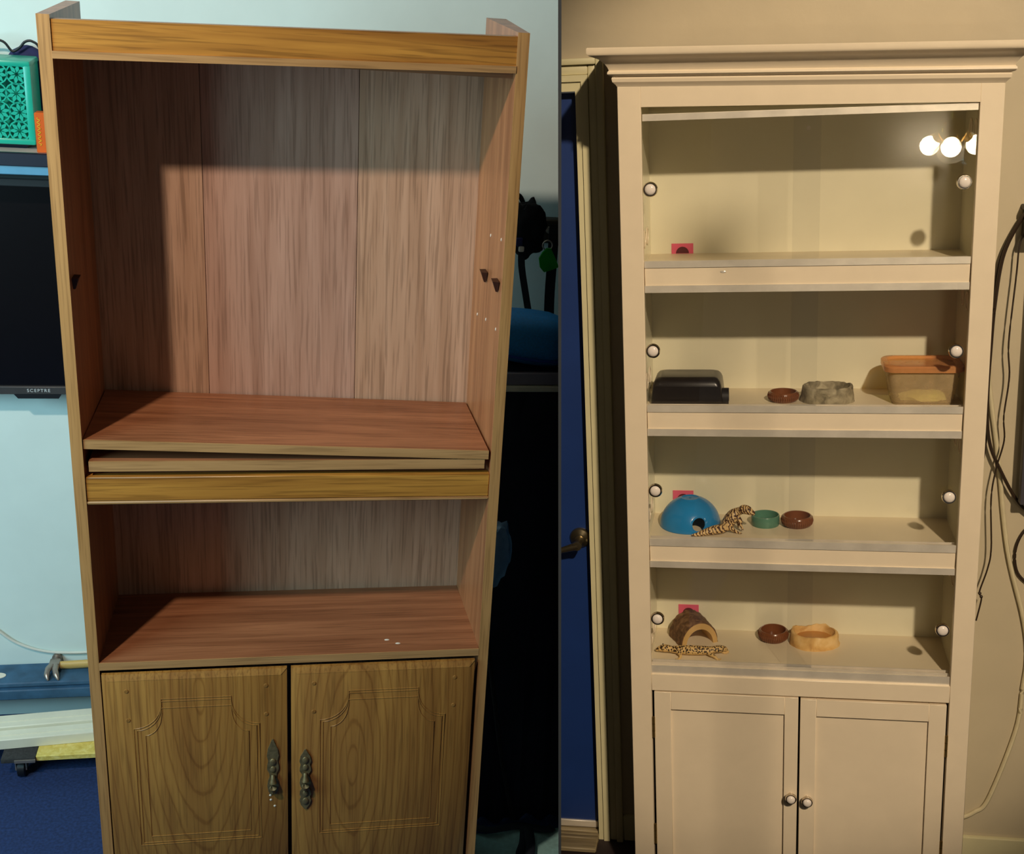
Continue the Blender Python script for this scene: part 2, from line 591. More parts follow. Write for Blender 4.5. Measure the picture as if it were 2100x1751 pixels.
lev = B().lathe([(0.0, 0.012), (0.010, 0.012), (0.010, 0.045), (0.012, 0.048), (0.012, 0.062), (0.0, 0.063)], (hx, 0.292, hz - 0.002), 24, 'y')
lev.tube([(hx, 0.24, hz - 0.004), (hx - 0.02, 0.238, hz - 0.010), (hx - 0.045, 0.239, hz - 0.018), (hx - 0.075, 0.242, hz - 0.022)], [0.012, 0.0095, 0.0075, 0.006], 14)
part(d, 'lever', lev, 'nickel_sat', clip=CR)
c = struct('R', 'trim_1', B().box(DX, -0.492, 0.258, 0.30, FLOOR['R'], 0.80).box(-0.492, -0.476, 0.252, 0.27, FLOOR['R'], 0.815)
           .box(-0.476, -0.456, 0.258, 0.27, FLOOR['R'], 0.838, 0.004, 2).box(-0.456, -0.438, 0.248, 0.27, FLOOR['R'], 0.853, 0.003, 2), 'trim_tan', CR, 'cream moulded door casing upright')
struct('R', 'trim_2', B().box(-1.2, DX, 0.258, 0.30, 0.778, 0.80).box(-1.2, -0.492, 0.252, 0.27, 0.80, 0.815)
       .box(-1.2, -0.476, 0.258, 0.27, 0.815, 0.838, 0.004, 2).box(-1.2, -0.456, 0.248, 0.27, 0.838, 0.853, 0.003, 2), 'trim_tan', CR, 'cream moulded casing above the blue door')
struct('R', 'trim_3', B().box(-1.2, DX + 0.0, 0.19, 0.34, FLOOR['R'], FLOOR['R'] + 0.014, 0.003).box(-1.2, DX, 0.235, 0.25, FLOOR['R'] + 0.01, FLOOR['R'] + 0.018, 0.002)
       .box(-1.2, DX, 0.268, 0.28, FLOOR['R'] + 0.01, FLOOR['R'] + 0.018, 0.002), 'threshold', CR, 'worn wooden threshold under the blue door')
struct('R', 'baseboard_right', B().box(0.30, 2.2, 0.258, 0.272, FLOOR['R'], -1.172, 0.003).box(-0.438, -0.30, 0.258, 0.272, FLOOR['R'], -1.172, 0.003), 'trim_tan', None, 'cream baseboard beside the white cabinet')


# ------------------------------------------------------------------ brown bookcase
FL = FLOOR['L']
cab = thing('L', 'oak_bookcase', (-0.02, 0.14, FL), 'tall brown wood-grain bookcase with open shelves and two lower doors', 'bookcase')
XL, XR, T = -0.420, 0.380, 0.020
DB = 0.262


def panel(x0, x1, inner_back, sign):
    """Side panel whose inner face is x1 in front and inner_back at the back."""
    b = B()
    if sign < 0:
        b.hexa([(x0, 0, FL), (x1, 0, FL), (inner_back, DB + 0.01, FL), (x0, DB + 0.01, FL),
                (x0, 0, 0.742), (x1, 0, 0.742), (inner_back, DB + 0.01, 0.742), (x0, DB + 0.01, 0.742)])
    else:
        b.hexa([(x1, 0, FL), (x0, 0, FL), (x0, DB + 0.01, FL), (inner_back, DB + 0.01, FL),
                (x1, 0, 0.762), (x0, 0, 0.762), (x0, DB + 0.01, 0.762), (inner_back, DB + 0.01, 0.762)])
    return b


XRB = 0.342
sl = part(cab, 'side_panel', panel(XL, XL + T, XL + T + 0.004, -1), 'lam_side')
part(sl, 'edge_band', B().box(XL - 0.0003, XL + T + 0.0003, -0.0016, 0, FL, 0.7422), 'oak_edge')
sr = part(cab, 'side_panel', panel(XR, XR - T, XRB, 1), 'lam_side')
part(sr, 'edge_band', B().box(XR - T - 0.0003, XR + 0.0003, -0.0016, 0, FL, 0.7622), 'oak_edge')
IL, IR = XL + T, XR - T
part(cab, 'top_panel', B().box(IL, IR, 0.02, DB + 0.01, 0.682, 0.696), 'lam_h')
def slab(x0, x1, y0, y1, zl0, zl1, zr0, zr1):
    return B().hexa([(x0, y0, zl0), (x1, y0, zr0), (x1, y1, zr0), (x0, y1, zl0), (x0, y0, zl1), (x1, y0, zr1), (x1, y1, zr1), (x0, y1, zl1)])


hd = part(cab, 'header_board', slab(IL, IR, 0.001, 0.02, 0.686, 0.735, 0.706, 0.755), 'oak_h')
part(hd, 'bead', slab(IL, IR, -0.003, 0.02, 0.674, 0.686, 0.694, 0.706), 'oak_edge_h')
bk = part(cab, 'back_panel', B().box(IL, XRB + 0.01, DB + 0.004, DB + 0.009, FL + 0.05, 0.696), 'lam_v')
for n, (x0, x1, m) in enumerate(((IL, -0.1925, 'lam_v'), (-0.1912, 0.1025, 'lam_gloss'), (0.1038, XRB + 0.002, 'lam_v'))):
    part(bk, 'back_strip', B().box(x0, x1, DB, DB + 0.004, -0.072, 0.684), m)
part(bk, 'back_strip', B().box(IL, XRB + 0.002, DB, DB + 0.004, -0.49, -0.072), 'lam_v')
part(cab, 'fixed_panel', B().box(IL, XRB, 0.03, DB, -0.084, -0.0665), 'lam_h')
rl = part(cab, 'middle_rail', B().box(IL, IR, 0.001, 0.021, -0.1269, -0.0772, 0.002), 'oak_h')
part(rl, 'rail_lip', B().box(IL, IR, -0.001, 0.021, -0.1335, -0.1269, 0.002), 'oak_edge_h')
sh = part(cab, 'fixed_shelf', B().box(IL, IR - 0.001, 0.0, 0.02, -0.5005, -0.4834).hexa(
    [(IL, 0.02, -0.5005), (IR, 0.02, -0.5005), (XRB, DB, -0.5005), (IL, DB, -0.5005), (IL, 0.02, -0.4834), (IR, 0.02, -0.4834), (XRB, DB, -0.4834), (IL, DB, -0.4834)]), 'lam_h')
part(sh, 'edge_band', B().box(IL, IR, -0.002, 0.0, -0.5005, -0.4838), 'oak_edge_h')
for x, y in ((0.170, 0.045), (0.192, 0.030)):
    part(sh, 'paint_fleck', B().lathe([(0, 0), (0.006, 0), (0.004, 0.0012), (0, 0.0014)], (x, y, -0.4836), 9, 'z', 1, 0.5), 'chip')
part(cab, 'bottom_panel', B().box(IL, IR, 0.03, DB, FL + 0.06, FL + 0.08), 'lam_h')
part(cab, 'kick_board', B().box(IL, IR, 0.03, 0.045, FL, FL + 0.07), 'oak_h')


def groove(b, pts, y, w=0.0016, h=0.0012):
    pts = [Vector((x, y, z)) for x, z in pts]
    b.tube(pts, w, 6, 1.0)


def cab_door(x0, x1, mat, hinge_left, hand_x, hz0, hz1, short):
    z1, z0 = -0.5075, FL + 0.075
    e = 0.012
    b = B()
    # slab with a sloped border
    r0 = [(x0, 0.0, z0), (x1, 0.0, z0), (x1, 0.0, z1), (x0, 0.0, z1)]
    r1 = [(x0, -0.008, z0), (x1, -0.008, z0), (x1, -0.008, z1), (x0, -0.008, z1)]
    r2 = [(x0 + e, -0.014, z0 + e), (x1 - e, -0.014, z0 + e), (x1 - e, -0.014, z1 - e), (x0 + e, -0.014, z1 - e)]
    b.rings([r0, r1, r2])
    dr = part(cab, 'door', b, mat)
    part(dr, 'top_bevel', B().hexa([(x0 + e, -0.0135, z1 - e), (x1 - e, -0.0135, z1 - e), (x1, -0.007, z1 - 0.0006), (x0, -0.007, z1 - 0.0006),
                                    (x0 + e, -0.0145, z1 - e), (x1 - e, -0.0145, z1 - e), (x1, -0.0085, z1 + 0.0004), (x0, -0.0085, z1 + 0.0004)]), mat)
    cx = (x0 + x1) / 2
    w = (x1 - x0)
    for k, ins in enumerate((0.0, 0.006, 0.022)):
        a, c2 = x0 + w * 0.155 + ins, x1 - w * 0.155 - ins
        ht = w * 0.19
        zt, zs, zb = -0.566 - ins, -0.636 - ins * 0.8, -0.935 + ins
        g = [(a, zb), (a, zs)]
        for q in range(1, 8):
            t = q / 8
            g.append((a + (cx - ht - a) * math.sin(t * math.pi / 2) * 0.98, zs + (zt - 0.014 - zs) * (1 - math.cos(t * math.pi / 2))))
        g += [(cx - ht, zt - 0.012), (cx - ht, zt), (cx + ht, zt), (cx + ht, zt - 0.012)]
        for q in range(7, 0, -1):
            t = q / 8
            g.append((c2 + (cx + ht - c2) * math.sin(t * math.pi / 2) * 0.98, zs + (zt - 0.014 - zs) * (1 - math.cos(t * math.pi / 2))))
        g += [(c2, zs), (c2, zb), (a, zb)]
        b = B()
        groove(b, g, -0.0141, 0.0011)
        part(dr, 'moulding_line', b, mat)
    for sx in (x0 + 0.046, x1 - 0.042):
        for sz in (-0.544, -0.614):
            part(dr, 'screw_cap', B().lathe([(0, 0), (0.0046, 0), (0.0042, 0.0012), (0.003, 0.0016), (0, 0.0006)], (sx, -0.0138, sz), 14, 'y'), mat)
    # ornate pull: leaf-shaped back plate with a turned drop
    zc = (hz0 + hz1) / 2
    hh = (hz0 - hz1) / 2
    prof = [(1.0, 0.0015), (0.90, 0.005), (0.78, 0.0100), (0.62, 0.0122), (0.50, 0.0095), (0.40, 0.0115), (0.30, 0.0120), (0.20, 0.0075), (0.12, 0.0070),
            (0.02, 0.0105), (-0.10, 0.0120), (-0.22, 0.0100), (-0.30, 0.0070), (-0.38, 0.0115), (-0.50, 0.0118), (-0.58, 0.0095), (-0.70, 0.0122), (-0.84, 0.0095), (-0.93, 0.005), (-1.0, 0.0015)]
    if short:
        prof = [p for p in prof if p[0] > -0.32]
        zc, hh = hz0 - (hz0 - hz1) * 0.76 * 0.5 - 0.017, (hz0 - hz1) * 0.72
    poly = [(hand_x + wd, zc + hh * t) for t, wd in prof] + [(hand_x - wd, zc + hh * t) for t, wd in reversed(prof)]
    pl = part(dr, 'handle', B().prism(poly, -0.0175, -0.0135), 'brass_old')
    return dr


d1 = cab_door(-0.396, -0.036, 'door_a', True, -0.066, -0.712, -0.862, True)
d2 = cab_door(-0.028, 0.352, 'door_b', False, 0.001, -0.708, -0.864, False)


def pull_detail(door, x, z0, z1, short):
    zc, hh = (z0 + z1) / 2, (z0 - z1) / 2
    b = B()
    for t, r in ((0.66, 0.0075), (0.42, 0.0065)) + (() if short else ((-0.46, 0.0065), (-0.72, 0.0075))):
        b.ball((x, -0.0185, zc + hh * t), r, (0.9, 0.35, 1.2), 14)
    b.tube([(x, -0.021, zc + hh * 0.26), (x, -0.025, zc + hh * 0.18), (x, -0.027, zc + hh * 0.05), (x, -0.027, zc - hh * 0.12), (x, -0.025, zc - hh * 0.24), (x, -0.020, zc - hh * 0.34)],
           [0.004, 0.0045, 0.0072, 0.0078, 0.0045, 0.003], 12)
    part(door, 'drop_pull', b, 'brass_old')


pull_detail(d1, -0.066, -0.708, -0.864, True)
pull_detail(d2, 0.001, -0.708, -0.864, False)
for x, z in ((-0.072, -0.824), (-0.071, -0.836), (-0.063, -0.853)):
    part(d1, 'screw_hole', B().ball((x, -0.0140, z), 0.0028, (1, 0.4, 1), 8), 'chip')
for x, y, z, s in ((-0.400, 0.030, 0.300, 1), (0.3568, 0.030, 0.312, -1), (0.3495, 0.135, 0.300, -1)):
    part(cab, 'shelf_pin', B().hexa([(x, y - 0.004, z - 0.022), (x + s * 0.004, y - 0.003, z - 0.022), (x + s * 0.004, y + 0.003, z - 0.022), (x, y + 0.004, z - 0.022),
                                     (x, y - 0.014, z), (x + s * 0.012, y - 0.012, z), (x + s * 0.012, y + 0.012, z), (x, y + 0.014, z)] if s > 0 else
                                    [(x + s * 0.004, y - 0.003, z - 0.022), (x, y - 0.004, z - 0.022), (x, y + 0.004, z - 0.022), (x + s * 0.004, y + 0.003, z - 0.022),
                                     (x + s * 0.012, y - 0.012, z), (x, y - 0.014, z), (x, y + 0.014, z), (x + s * 0.012, y + 0.012, z)]), 'dark_hole')
for y, z in ((0.03, 0.39), (0.12, 0.375), (0.03, 0.215), (0.12, 0.205), (0.20, 0.19)):
    xx = IR - (IR - XRB) * y / DB
    part(cab, 'pin_hole', B().ball((xx, y, z), 0.0026, (0.5, 0.7, 1.3), 8), 'chip')

# loose boards
tb = thing('L', 'shelf_board', (-0.02, 0.13, -0.044), 'loose wood-grain shelf board lying tilted on top of another board', 'board')
def tilt(x): return -0.0015 + (x + 0.40) * (-0.0265 / 0.757)
x0, x1 = IL + 0.0012, IR - 0.005
part(tb, 'board', B().hexa([(x0, 0.004, tilt(x0) - 0.018), (x1, 0.004, tilt(x1) - 0.018), (XRB - 0.002, 0.256, tilt(XRB) - 0.018), (x0 + 0.005, 0.256, tilt(x0) - 0.018),
                            (x0, 0.004, tilt(x0)), (x1, 0.004, tilt(x1)), (XRB - 0.002, 0.256, tilt(XRB)), (x0 + 0.005, 0.256, tilt(x0))]), 'lam_h')
part(tb, 'edge_band', B().hexa([(x0, 0.0015, tilt(x0) - 0.018), (x1, 0.0015, tilt(x1) - 0.018), (x1, 0.0045, tilt(x1) - 0.018), (x0, 0.0045, tilt(x0) - 0.018),
                                (x0, 0.0015, tilt(x0)), (x1, 0.0015, tilt(x1)), (x1, 0.0045, tilt(x1)), (x0, 0.0045, tilt(x0))]), 'oak_edge_h')
lb = thing('L', 'shelf_board', (-0.02, 0.13, -0.0665), 'loose wood-grain shelf board lying flat just above the middle rail', 'board')
part(lb, 'board', B().box(IL + 0.008, XRB - 0.004, 0.006, 0.252, -0.0665, -0.0465), 'lam_h')
part(lb, 'edge_band', B().box(IL + 0.008, IR - 0.012, 0.003, 0.007, -0.0665, -0.0465), 'oak_edge_h')


# ------------------------------------------------------------------ brown room, left of the bookcase
tv = thing('L', 'television', (-0.63, 0.80, -0.217), 'black flat television hanging on the aqua wall under the shelf', 'television')
part(tv, 'housing', B().box(-1.09, -0.17, 0.785, 0.85, -0.212, 0.305, 0.006), 'black_pl')
part(tv, 'screen', B().box(-1.08, -0.18, 0.776, 0.786, -0.196, 0.292), 'black_gloss')
part(tv, 'top_bezel', B().box(-1.09, -0.17, 0.772, 0.80, 0.290, 0.308, 0.002), 'tv_frame')
bz = part(tv, 'bottom_bezel', B().box(-1.09, -0.17, 0.770, 0.80, -0.217, -0.196, 0.002), 'tv_frame')
part(tv, 'sensor_bump', B().prism([(-0.690, -0.214), (-0.577, -0.214), (-0.586, -0.228), (-0.679, -0.228)], 0.772, 0.80), 'black_pl')


def text_part(parent, s, loc, size, mat, room, rot=None, name='lettering'):
    cu = bpy.data.curves.new('txt', 'FONT')
    cu.body = s
    cu.size = size
    cu.extrude = 0.0003
    cu.align_x = 'CENTER'
    cu.align_y = 'CENTER'
    cu.space_character = 1.25
    t = bpy.data.objects.new('txt', cu)
    COL.objects.link(t)
    bpy.context.view_layer.update()
    me = bpy.data.meshes.new_from_object(t.evaluated_get(bpy.context.evaluated_depsgraph_get()))
    bpy.data.objects.remove(t)
    me.transform(Matrix.Rotation(math.pi / 2, 4, 'X'))
    if rot is not None:
        me.transform(rot)
    me.transform(Matrix.Translation(Vector(loc) - ORG[parent.name][1]))
    me.materials.clear()
    me.materials.append(M[mat])
    o = bpy.data.objects.new(name, me)
    COL.objects.link(o)
    o.parent = parent
    return o


text_part(bz, 'SCEPTRE', (-0.630, 0.7695, -0.2065), 0.0115, 'silver_print', 'L')

ws = thing('L', 'wall_shelf', (-0.75, 0.85, 0.34), 'wall shelf with dark front edge and sky blue lower lip above the television', 'shelf')
part(ws, 'shelf_top', B().box(-1.15, -0.43, 0.664, 0.85, 0.372, 0.388), 'shelf_white')
part(ws, 'front_edge', B().box(-1.15, -0.43, 0.655, 0.668, 0.360, 0.389, 0.002), 'navy_edge')
part(ws, 'lower_lip', B().box(-1.15, -0.43, 0.652, 0.85, 0.342, 0.3605, 0.002), 'sky_edge')

bs = thing('L', 'basket', (-0.68, 0.76, 0.388), 'teal plastic basket with pierced flower pattern on the wall shelf', 'basket')
ush = [(-0.79, 0.706), (-0.786, 0.706), (-0.786, 0.786), (-0.5795, 0.786), (-0.5795, 0.706), (-0.5755, 0.706), (-0.5755, 0.79), (-0.79, 0.79)]
part(bs, 'body', B().rings([[(x, y, zz) for x, y in ush] for zz in (0.402, 0.572)]), 'teal')
part(bs, 'foot', B().hexa([(-0.76, 0.72, 0.388), (-0.60, 0.72, 0.388), (-0.60, 0.78, 0.388), (-0.76, 0.78, 0.388),
                           (-0.78, 0.71, 0.404), (-0.582, 0.71, 0.404), (-0.582, 0.788, 0.404), (-0.78, 0.788, 0.404)]), 'navy_edge')
part(bs, 'rim', B().box(-0.794, -0.574, 0.699, 0.794, 0.563, 0.577, 0.005, 2), 'teal')
part(bs, 'base_band', B().box(-0.794, -0.574, 0.699, 0.794, 0.398, 0.412, 0.005, 2), 'teal')
part(bs, 'corner_post', B().box(-0.590, -0.574, 0.700, 0.716, 0.405, 0.57, 0.004, 2), 'teal')
random.seed(4)
lat = B()
yf = 0.7035
for iz in range(4):
    for ix in range(5):
        cx, cz = -0.607 - ix * 0.040 + (iz % 2) * 0.004, 0.428 + iz * 0.040
        n = 8
        R0 = 0.021
        for k in range(n):
            a = 2 * math.pi * k / n + 0.2 * iz
            ca, sa = math.cos(a), math.sin(a)
            pts = [(0.003, 0.0), (0.011, 0.0042), (0.0185, 0.0016), (0.0195, 0), (0.0185, -0.0016), (0.011, -0.0042)]
            lat.prism([(cx + p * ca - q * sa, cz + p * sa + q * ca) for p, q in pts], yf - 0.002, yf + 0.004)
        # ring that ties the petals to their neighbours
        seg = 16
        ro, ri = 0.0225, 0.0195
        rr = []
        for rad, yy in ((ro, yf - 0.002), (ri, yf - 0.002), (ri, yf + 0.004), (ro, yf + 0.004), (ro, yf - 0.002)):
            rr.append([(cx + rad * math.cos(2 * math.pi * k / seg), yy, cz + rad * math.sin(2 * math.pi * k / seg)) for k in range(seg)])
        lat.rings(rr, cap=False)
part(bs, 'flower_lattice', lat, 'teal')

ob = thing('L', 'small_box', (-0.560, 0.69, 0.388), 'small orange card box with yellow script beside the teal basket', 'box')
part(ob, 'carton', B().box(-0.569, -0.535, 0.672, 0.70, 0.388, 0.474, 0.002), 'orange')
scr = [(-0.5605 + 0.0035 * math.sin(k * 1.9) - 0.0004 * k * 0, 0.6715, 0.404 + k * 0.0026) for k in range(24)]
part(ob, 'script', B().tube(smooth(scr, 3), 0.0008, 5), 'yellow_print')

single('L', 'cloth_bag', (-0.60, 0.83, 0.388), B().lathe([(0, 0), (0.050, 0), (0.056, 0.05), (0.057, 0.13), (0.050, 0.175), (0.034, 0.195), (0.012, 0.206), (0, 0.208)], (-0.602, 0.825, 0.388), 24, 'z', 0.95, 0.35),
       'navy_cloth', 'navy cloth bag standing behind the teal basket', 'bag')
single('L', 'cable', (-0.62, 0.80, 0.57), B().tube(smooth([(-0.86, 0.81, 0.391), (-0.83, 0.80, 0.44), (-0.78, 0.7985, 0.55), (-0.72, 0.799, 0.592), (-0.675, 0.799, 0.607), (-0.645, 0.799, 0.603), (-0.628, 0.799, 0.584), (-0.612, 0.799, 0.592), (-0.600, 0.799, 0.605), (-0.585, 0.799, 0.607), (-0.570, 0.799, 0.590), (-0.560, 0.80, 0.52), (-0.556, 0.80, 0.391)], 6), 0.0028, 8),
       'black_pl', 'black cable looping over the navy cloth bag', 'cable')
single('L', 'white_cable', (-0.66, 0.84, -1.0), B().tube(smooth([(-0.99, 0.843, -0.20), (-0.985, 0.843, -0.45), (-0.95, 0.843, -0.66), (-0.88, 0.843, -0.83), (-0.797, 0.843, -0.93), (-0.751, 0.843, -0.970), (-0.691, 0.843, -0.995), (-0.62, 0.843, -1.003), (-0.50, 0.843, -1.003)], 6), 0.0035, 8),
       'white_cord', 'thin white cord drooping along the aqua wall above the blue bench', 'cord')

BT = -1.035
bn = thing('L', 'bench', (-0.72, 0.79, FL), 'low worn blue bench standing against the aqua wall', 'bench')
part(bn, 'bench_top', B().box(-1.4, -0.25, 0.755, 0.848, BT - 0.014, BT, 0.003), 'blue_bench')
part(bn, 'groove_strip', B().box(-1.4, -0.25, 0.762, 0.80, BT - 0.022, BT - 0.013), 'blue_bench')
part(bn, 'apron', B().box(-1.4, -0.25, 0.752, 0.775, BT - 0.052, BT - 0.021, 0.003), 'blue_bench')
for x in (-1.35, -0.31):
    part(bn, 'leg', B().box(x, x + 0.05, 0.78, 0.84, FL, BT - 0.014, 0.003), 'blue_bench')
single('L', 'oval_card', (-0.80, 0.79, BT), B().lathe([(0, 0), (0.022, 0), (0.022, 0.0016), (0, 0.0016)], (-0.803, 0.792, BT), 24, 'z', 1, 0.6), 'paper_white', 'small white oval card lying on the blue bench', 'card')

hm = thing('L', 'hammer', (-0.62, 0.81, BT), 'claw hammer with pale wooden handle lying on the blue bench', 'hammer')
hz = BT + 0.014
part(hm, 'handle', B().tube([(-0.650, 0.812, hz), (-0.62, 0.812, hz), (-0.55, 0.815, hz), (-0.45, 0.818, hz), (-0.36, 0.82, hz)], [0.0085, 0.0095, 0.0095, 0.011, 0.0105], 14, 1.25), 'ash')
hb = B()
hb.tube([(-0.660, 0.846, hz + 0.004), (-0.660, 0.838, hz + 0.004)], 0.0125, 14)
hb.tube([(-0.660, 0.840, hz + 0.003), (-0.660, 0.826, hz + 0.002)], [0.008, 0.010], 12)
hb.box(-0.674, -0.646, 0.800, 0.828, hz - 0.010, hz + 0.013, 0.004, 2)
for s in (-1, 1):
    hb.tube(smooth([(-0.661 + s * 0.006, 0.804, hz + 0.004), (-0.664 + s * 0.009, 0.786, hz + 0.004), (-0.662 + s * 0.012, 0.770, hz - 0.004), (-0.656 + s * 0.013, 0.758, hz - 0.012)], 4), [0.0085] * 5 + [0.0075] * 4 + [0.006, 0.005, 0.0035, 0.002], 10)
part(hm, 'head', hb, 'steel')

DK = -1.128
dl = thing('L', 'dolly', (-0.55, 0.68, FL), 'low furniture dolly with yellow board and dark padded end', 'dolly')
part(dl, 'deck', B().box(-0.672, -0.15, 0.562, 0.748, DK - 0.016, DK, 0.002), 'yellow_wood')
part(dl, 'pad', B().box(-0.755, -0.672, 0.556, 0.748, DK - 0.014, DK, 0.003, 2), 'dark_mat')
part(dl, 'edge_trim', B().box(-0.722, -0.672, 0.552, 0.558, DK - 0.012, DK - 0.004), 'steel')
for x, y in ((-0.712, 0.585), (-0.72, 0.72), (-0.22, 0.585), (-0.22, 0.72)):
    cs = part(dl, 'caster', B().box(x - 0.018, x + 0.018, y - 0.018, y + 0.018, DK - 0.020, DK - 0.014).box(x - 0.014, x - 0.011, y - 0.014, y + 0.014, DK - 0.048, DK - 0.018).box(x + 0.011, x + 0.014, y - 0.014, y + 0.014, DK - 0.048, DK - 0.018), 'steel')
    w = B()
    w.rings([[(x + dx, y + r * math.cos(k * math.pi / 10), FL + 0.024 + r * math.sin(k * math.pi / 10)) for k in range(20)] for dx, r in ((-0.010, 0.018), (-0.008, 0.024), (0.008, 0.024), (0.010, 0.018))])
    part(cs, 'wheel', w, 'black_pl')


def plank(name, label, cx, y0, y1, z0, z1, rot):
    b = B().box(-0.42, 0.30, y0, y1, z0, z1, 0.002)
    b.box(-0.42, 0.30, y0 + (y1 - y0) * 0.42, y0 + (y1 - y0) * 0.5, z1 - 0.001, z1 + 0.0015)
    m = Matrix.Translation((cx, 0, 0)) @ Matrix.Translation((0, (y0 + y1) / 2, 0)) @ Matrix.Rotation(rot, 4, 'Z') @ Matrix.Translation((0, -(y0 + y1) / 2, 0))
    bmesh.ops.transform(b.bm, matrix=m, verts=b.bm.verts)
    single('L', name, (cx, (y0 + y1) / 2, z0), b, 'white_wood', label, 'board', 'white boards across the dolly')


plank('lumber', 'long white painted board on the dolly, the rear one next to the bench', -0.62, 0.652, 0.705, DK, DK + 0.036, math.radians(4))
plank('lumber', 'long white painted board on the dolly, in front of the rear board', -0.62, 0.605, 0.648, DK, DK + 0.030, math.radians(4))


# ------------------------------------------------------------------ brown room, right of the bookcase
dk = thing('L', 'desk', (0.5, 0.6, FL), 'narrow desk with grey edge draped in blue-black cloth', 'desk')
part(dk, 'desk_top', B().box(0.41, 0.75, 0.455, 0.845, -0.046, -0.028), 'black_pl', clip=CL)
part(dk, 'front_edge', B().box(0.41, 0.75, 0.446, 0.458, -0.060, -0.030, 0.002), 'desk_grey', clip=CL)
part(dk, 'lower_trim', B().box(0.41, 0.75, 0.440, 0.456, -0.075, -0.061, 0.002), 'desk_pale', clip=CL)
dr = B()
rows = []
for i in range(25):
    t = i / 24
    z = -0.074 + t * (FL + 0.005 + 0.074)
    yb = 0.448 - 0.16 * t ** 1.4
    rows.append([(0.395 + k * 0.012, yb + 0.012 * t * math.sin(k * 1.3 + 2 * t) + 0.006 * math.sin(k * 0.6 + i * 0.25), z) for k in range(26)])
front = rows
dr.rings(front, close=False, cap=False)
back = [[(x, y + 0.01, z) for x, y, z in r] for r in rows]
dr.rings(back, close=False, cap=False)
part(dk, 'drape', dr, 'drape', clip=CL)

bb = thing('L', 'pouch', (0.53, 0.52, -0.028), 'bright blue quilted mesh pouch lying on the desk', 'pouch')
sec = []
for i in range(15):
    t = i / 14
    x = 0.36 + 0.27 * t
    s = 0.35 + 0.65 * min(1, math.sin(math.pi * min(1, max(0.0, t * 1.0)) * 0.5 + 0.5)) if t < 0.8 else 1 - (t - 0.8) * 1.4
    cz = 0.038 - 0.035 * (t - 0.35)
    ring = []
    for k in range(20):
        a = 2 * math.pi * k / 20
        ca, sa = math.cos(a), math.sin(a)
        ring.append((x, 0.535 + 0.070 * s * math.copysign(abs(ca) ** 0.7, ca), max(-0.029, cz + 0.062 * s * math.copysign(abs(sa) ** 0.7, sa))))
    sec.append(ring)
pou = B().rings(sec)
part(bb, 'body', pou, 'blue_bag', clip=CL)
part(bb, 'front_line', B().tube([(0.38, 0.468, 0.018), (0.46, 0.462, 0.006), (0.53, 0.463, -0.006), (0.60, 0.468, -0.012)], 0.0035, 8), 'blue_deep', clip=CL)  # darker blue line along the pouch front

hr = thing('L', 'hook_rail', (0.58, 0.84, 0.22), 'dark wooden hook rail on the aqua wall above the desk', 'rail')
part(hr, 'board', B().box(0.45, 0.8, 0.815, 0.85, 0.185, 0.246, 0.003), 'rail_wood', clip=CL)
for x in (0.535, 0.60):
    part(hr, 'hook', B().tube(smooth([(x, 0.82, 0.225), (x, 0.79, 0.222), (x, 0.775, 0.226), (x, 0.772, 0.238)], 4), 0.004, 8), 'steel')
hb = thing('L', 'hanging_bag', (0.54, 0.76, 0.17), 'crumpled black cloth bag hanging from the hook rail', 'bag')
bm = B()
random.seed(3)
t = bmesh.new()
bmesh.ops.create_icosphere(t, subdivisions=4, radius=1)
for v in t.verts:
    n1 = mnoise.noise(v.co * 2.2 + Vector((3, 1, 7))) * 0.28 + mnoise.noise(v.co * 5) * 0.10
    v.co = Vector((v.co.x * 0.048, v.co.y * 0.03, v.co.z * 0.070)) * (1 + n1)
bm.join(t, Matrix.Translation((0.535, 0.738, 0.240)))
bm.tube(smooth([(0.515, 0.76, 0.29), (0.508, 0.765, 0.315), (0.520, 0.77, 0.312), (0.530, 0.77, 0.295)], 4), 0.006, 8)
part(hb, 'body', bm, 'black_cloth')
part(hb, 'white_tab', B().box(0.512, 0.526, 0.694, 0.700, 0.192, 0.206, 0.003, 2), 'paper_white', 'small white tab')
part(hb, 'violet_tab', B().box(0.505, 0.522, 0.697, 0.704, 0.205, 0.226, 0.002), 'navy_cloth')


def strap(label, pts, w):
    b = B()
    P = smooth(pts, 4)
    rr = []
    for p in P:
        rr.append([(p.x - w, p.y, p.z), (p.x + w, p.y, p.z), (p.x + w, p.y + 0.003, p.z), (p.x - w, p.y + 0.003, p.z)])
    b.rings(rr)
    single('L', 'strap', pts[-1], b, 'strap', label, 'strap', 'dark straps hanging from the hook rail', clip=CL)


strap('dark webbing strap hanging below the crumpled black bag', [(0.527, 0.735, 0.192), (0.527, 0.72, 0.15), (0.537, 0.70, 0.09), (0.548, 0.66, 0.02), (0.552, 0.61, -0.027)], 0.0085)
strap('dark webbing strap hanging behind the green tag', [(0.612, 0.77, 0.245), (0.606, 0.735, 0.17), (0.601, 0.71, 0.09), (0.598, 0.68, 0.03), (0.594, 0.63, -0.027)], 0.0125)
gt = thing('L', 'luggage_tag', (0.585, 0.69, 0.18), 'green vinyl tag hanging on a metal ring', 'tag')
part(gt, 'tag_body', B().prism([(0.580, 0.206), (0.590, 0.206), (0.604, 0.180), (0.613, 0.160), (0.595, 0.152), (0.577, 0.146), (0.566, 0.158), (0.562, 0.180), (0.570, 0.195)], 0.683, 0.690), 'green')
rg = B()
rg.rings([[(0.582 + (0.012 + 0.0018 * math.cos(q)) * math.cos(k * math.pi / 10), 0.69 + 0.0018 * math.sin(q), 0.212 + (0.012 + 0.0018 * math.cos(q)) * math.sin(k * math.pi / 10)) for k in range(20)] for q in [i * math.pi / 3 for i in range(7)]], cap=False)
part(gt, 'ring', rg, 'steel')

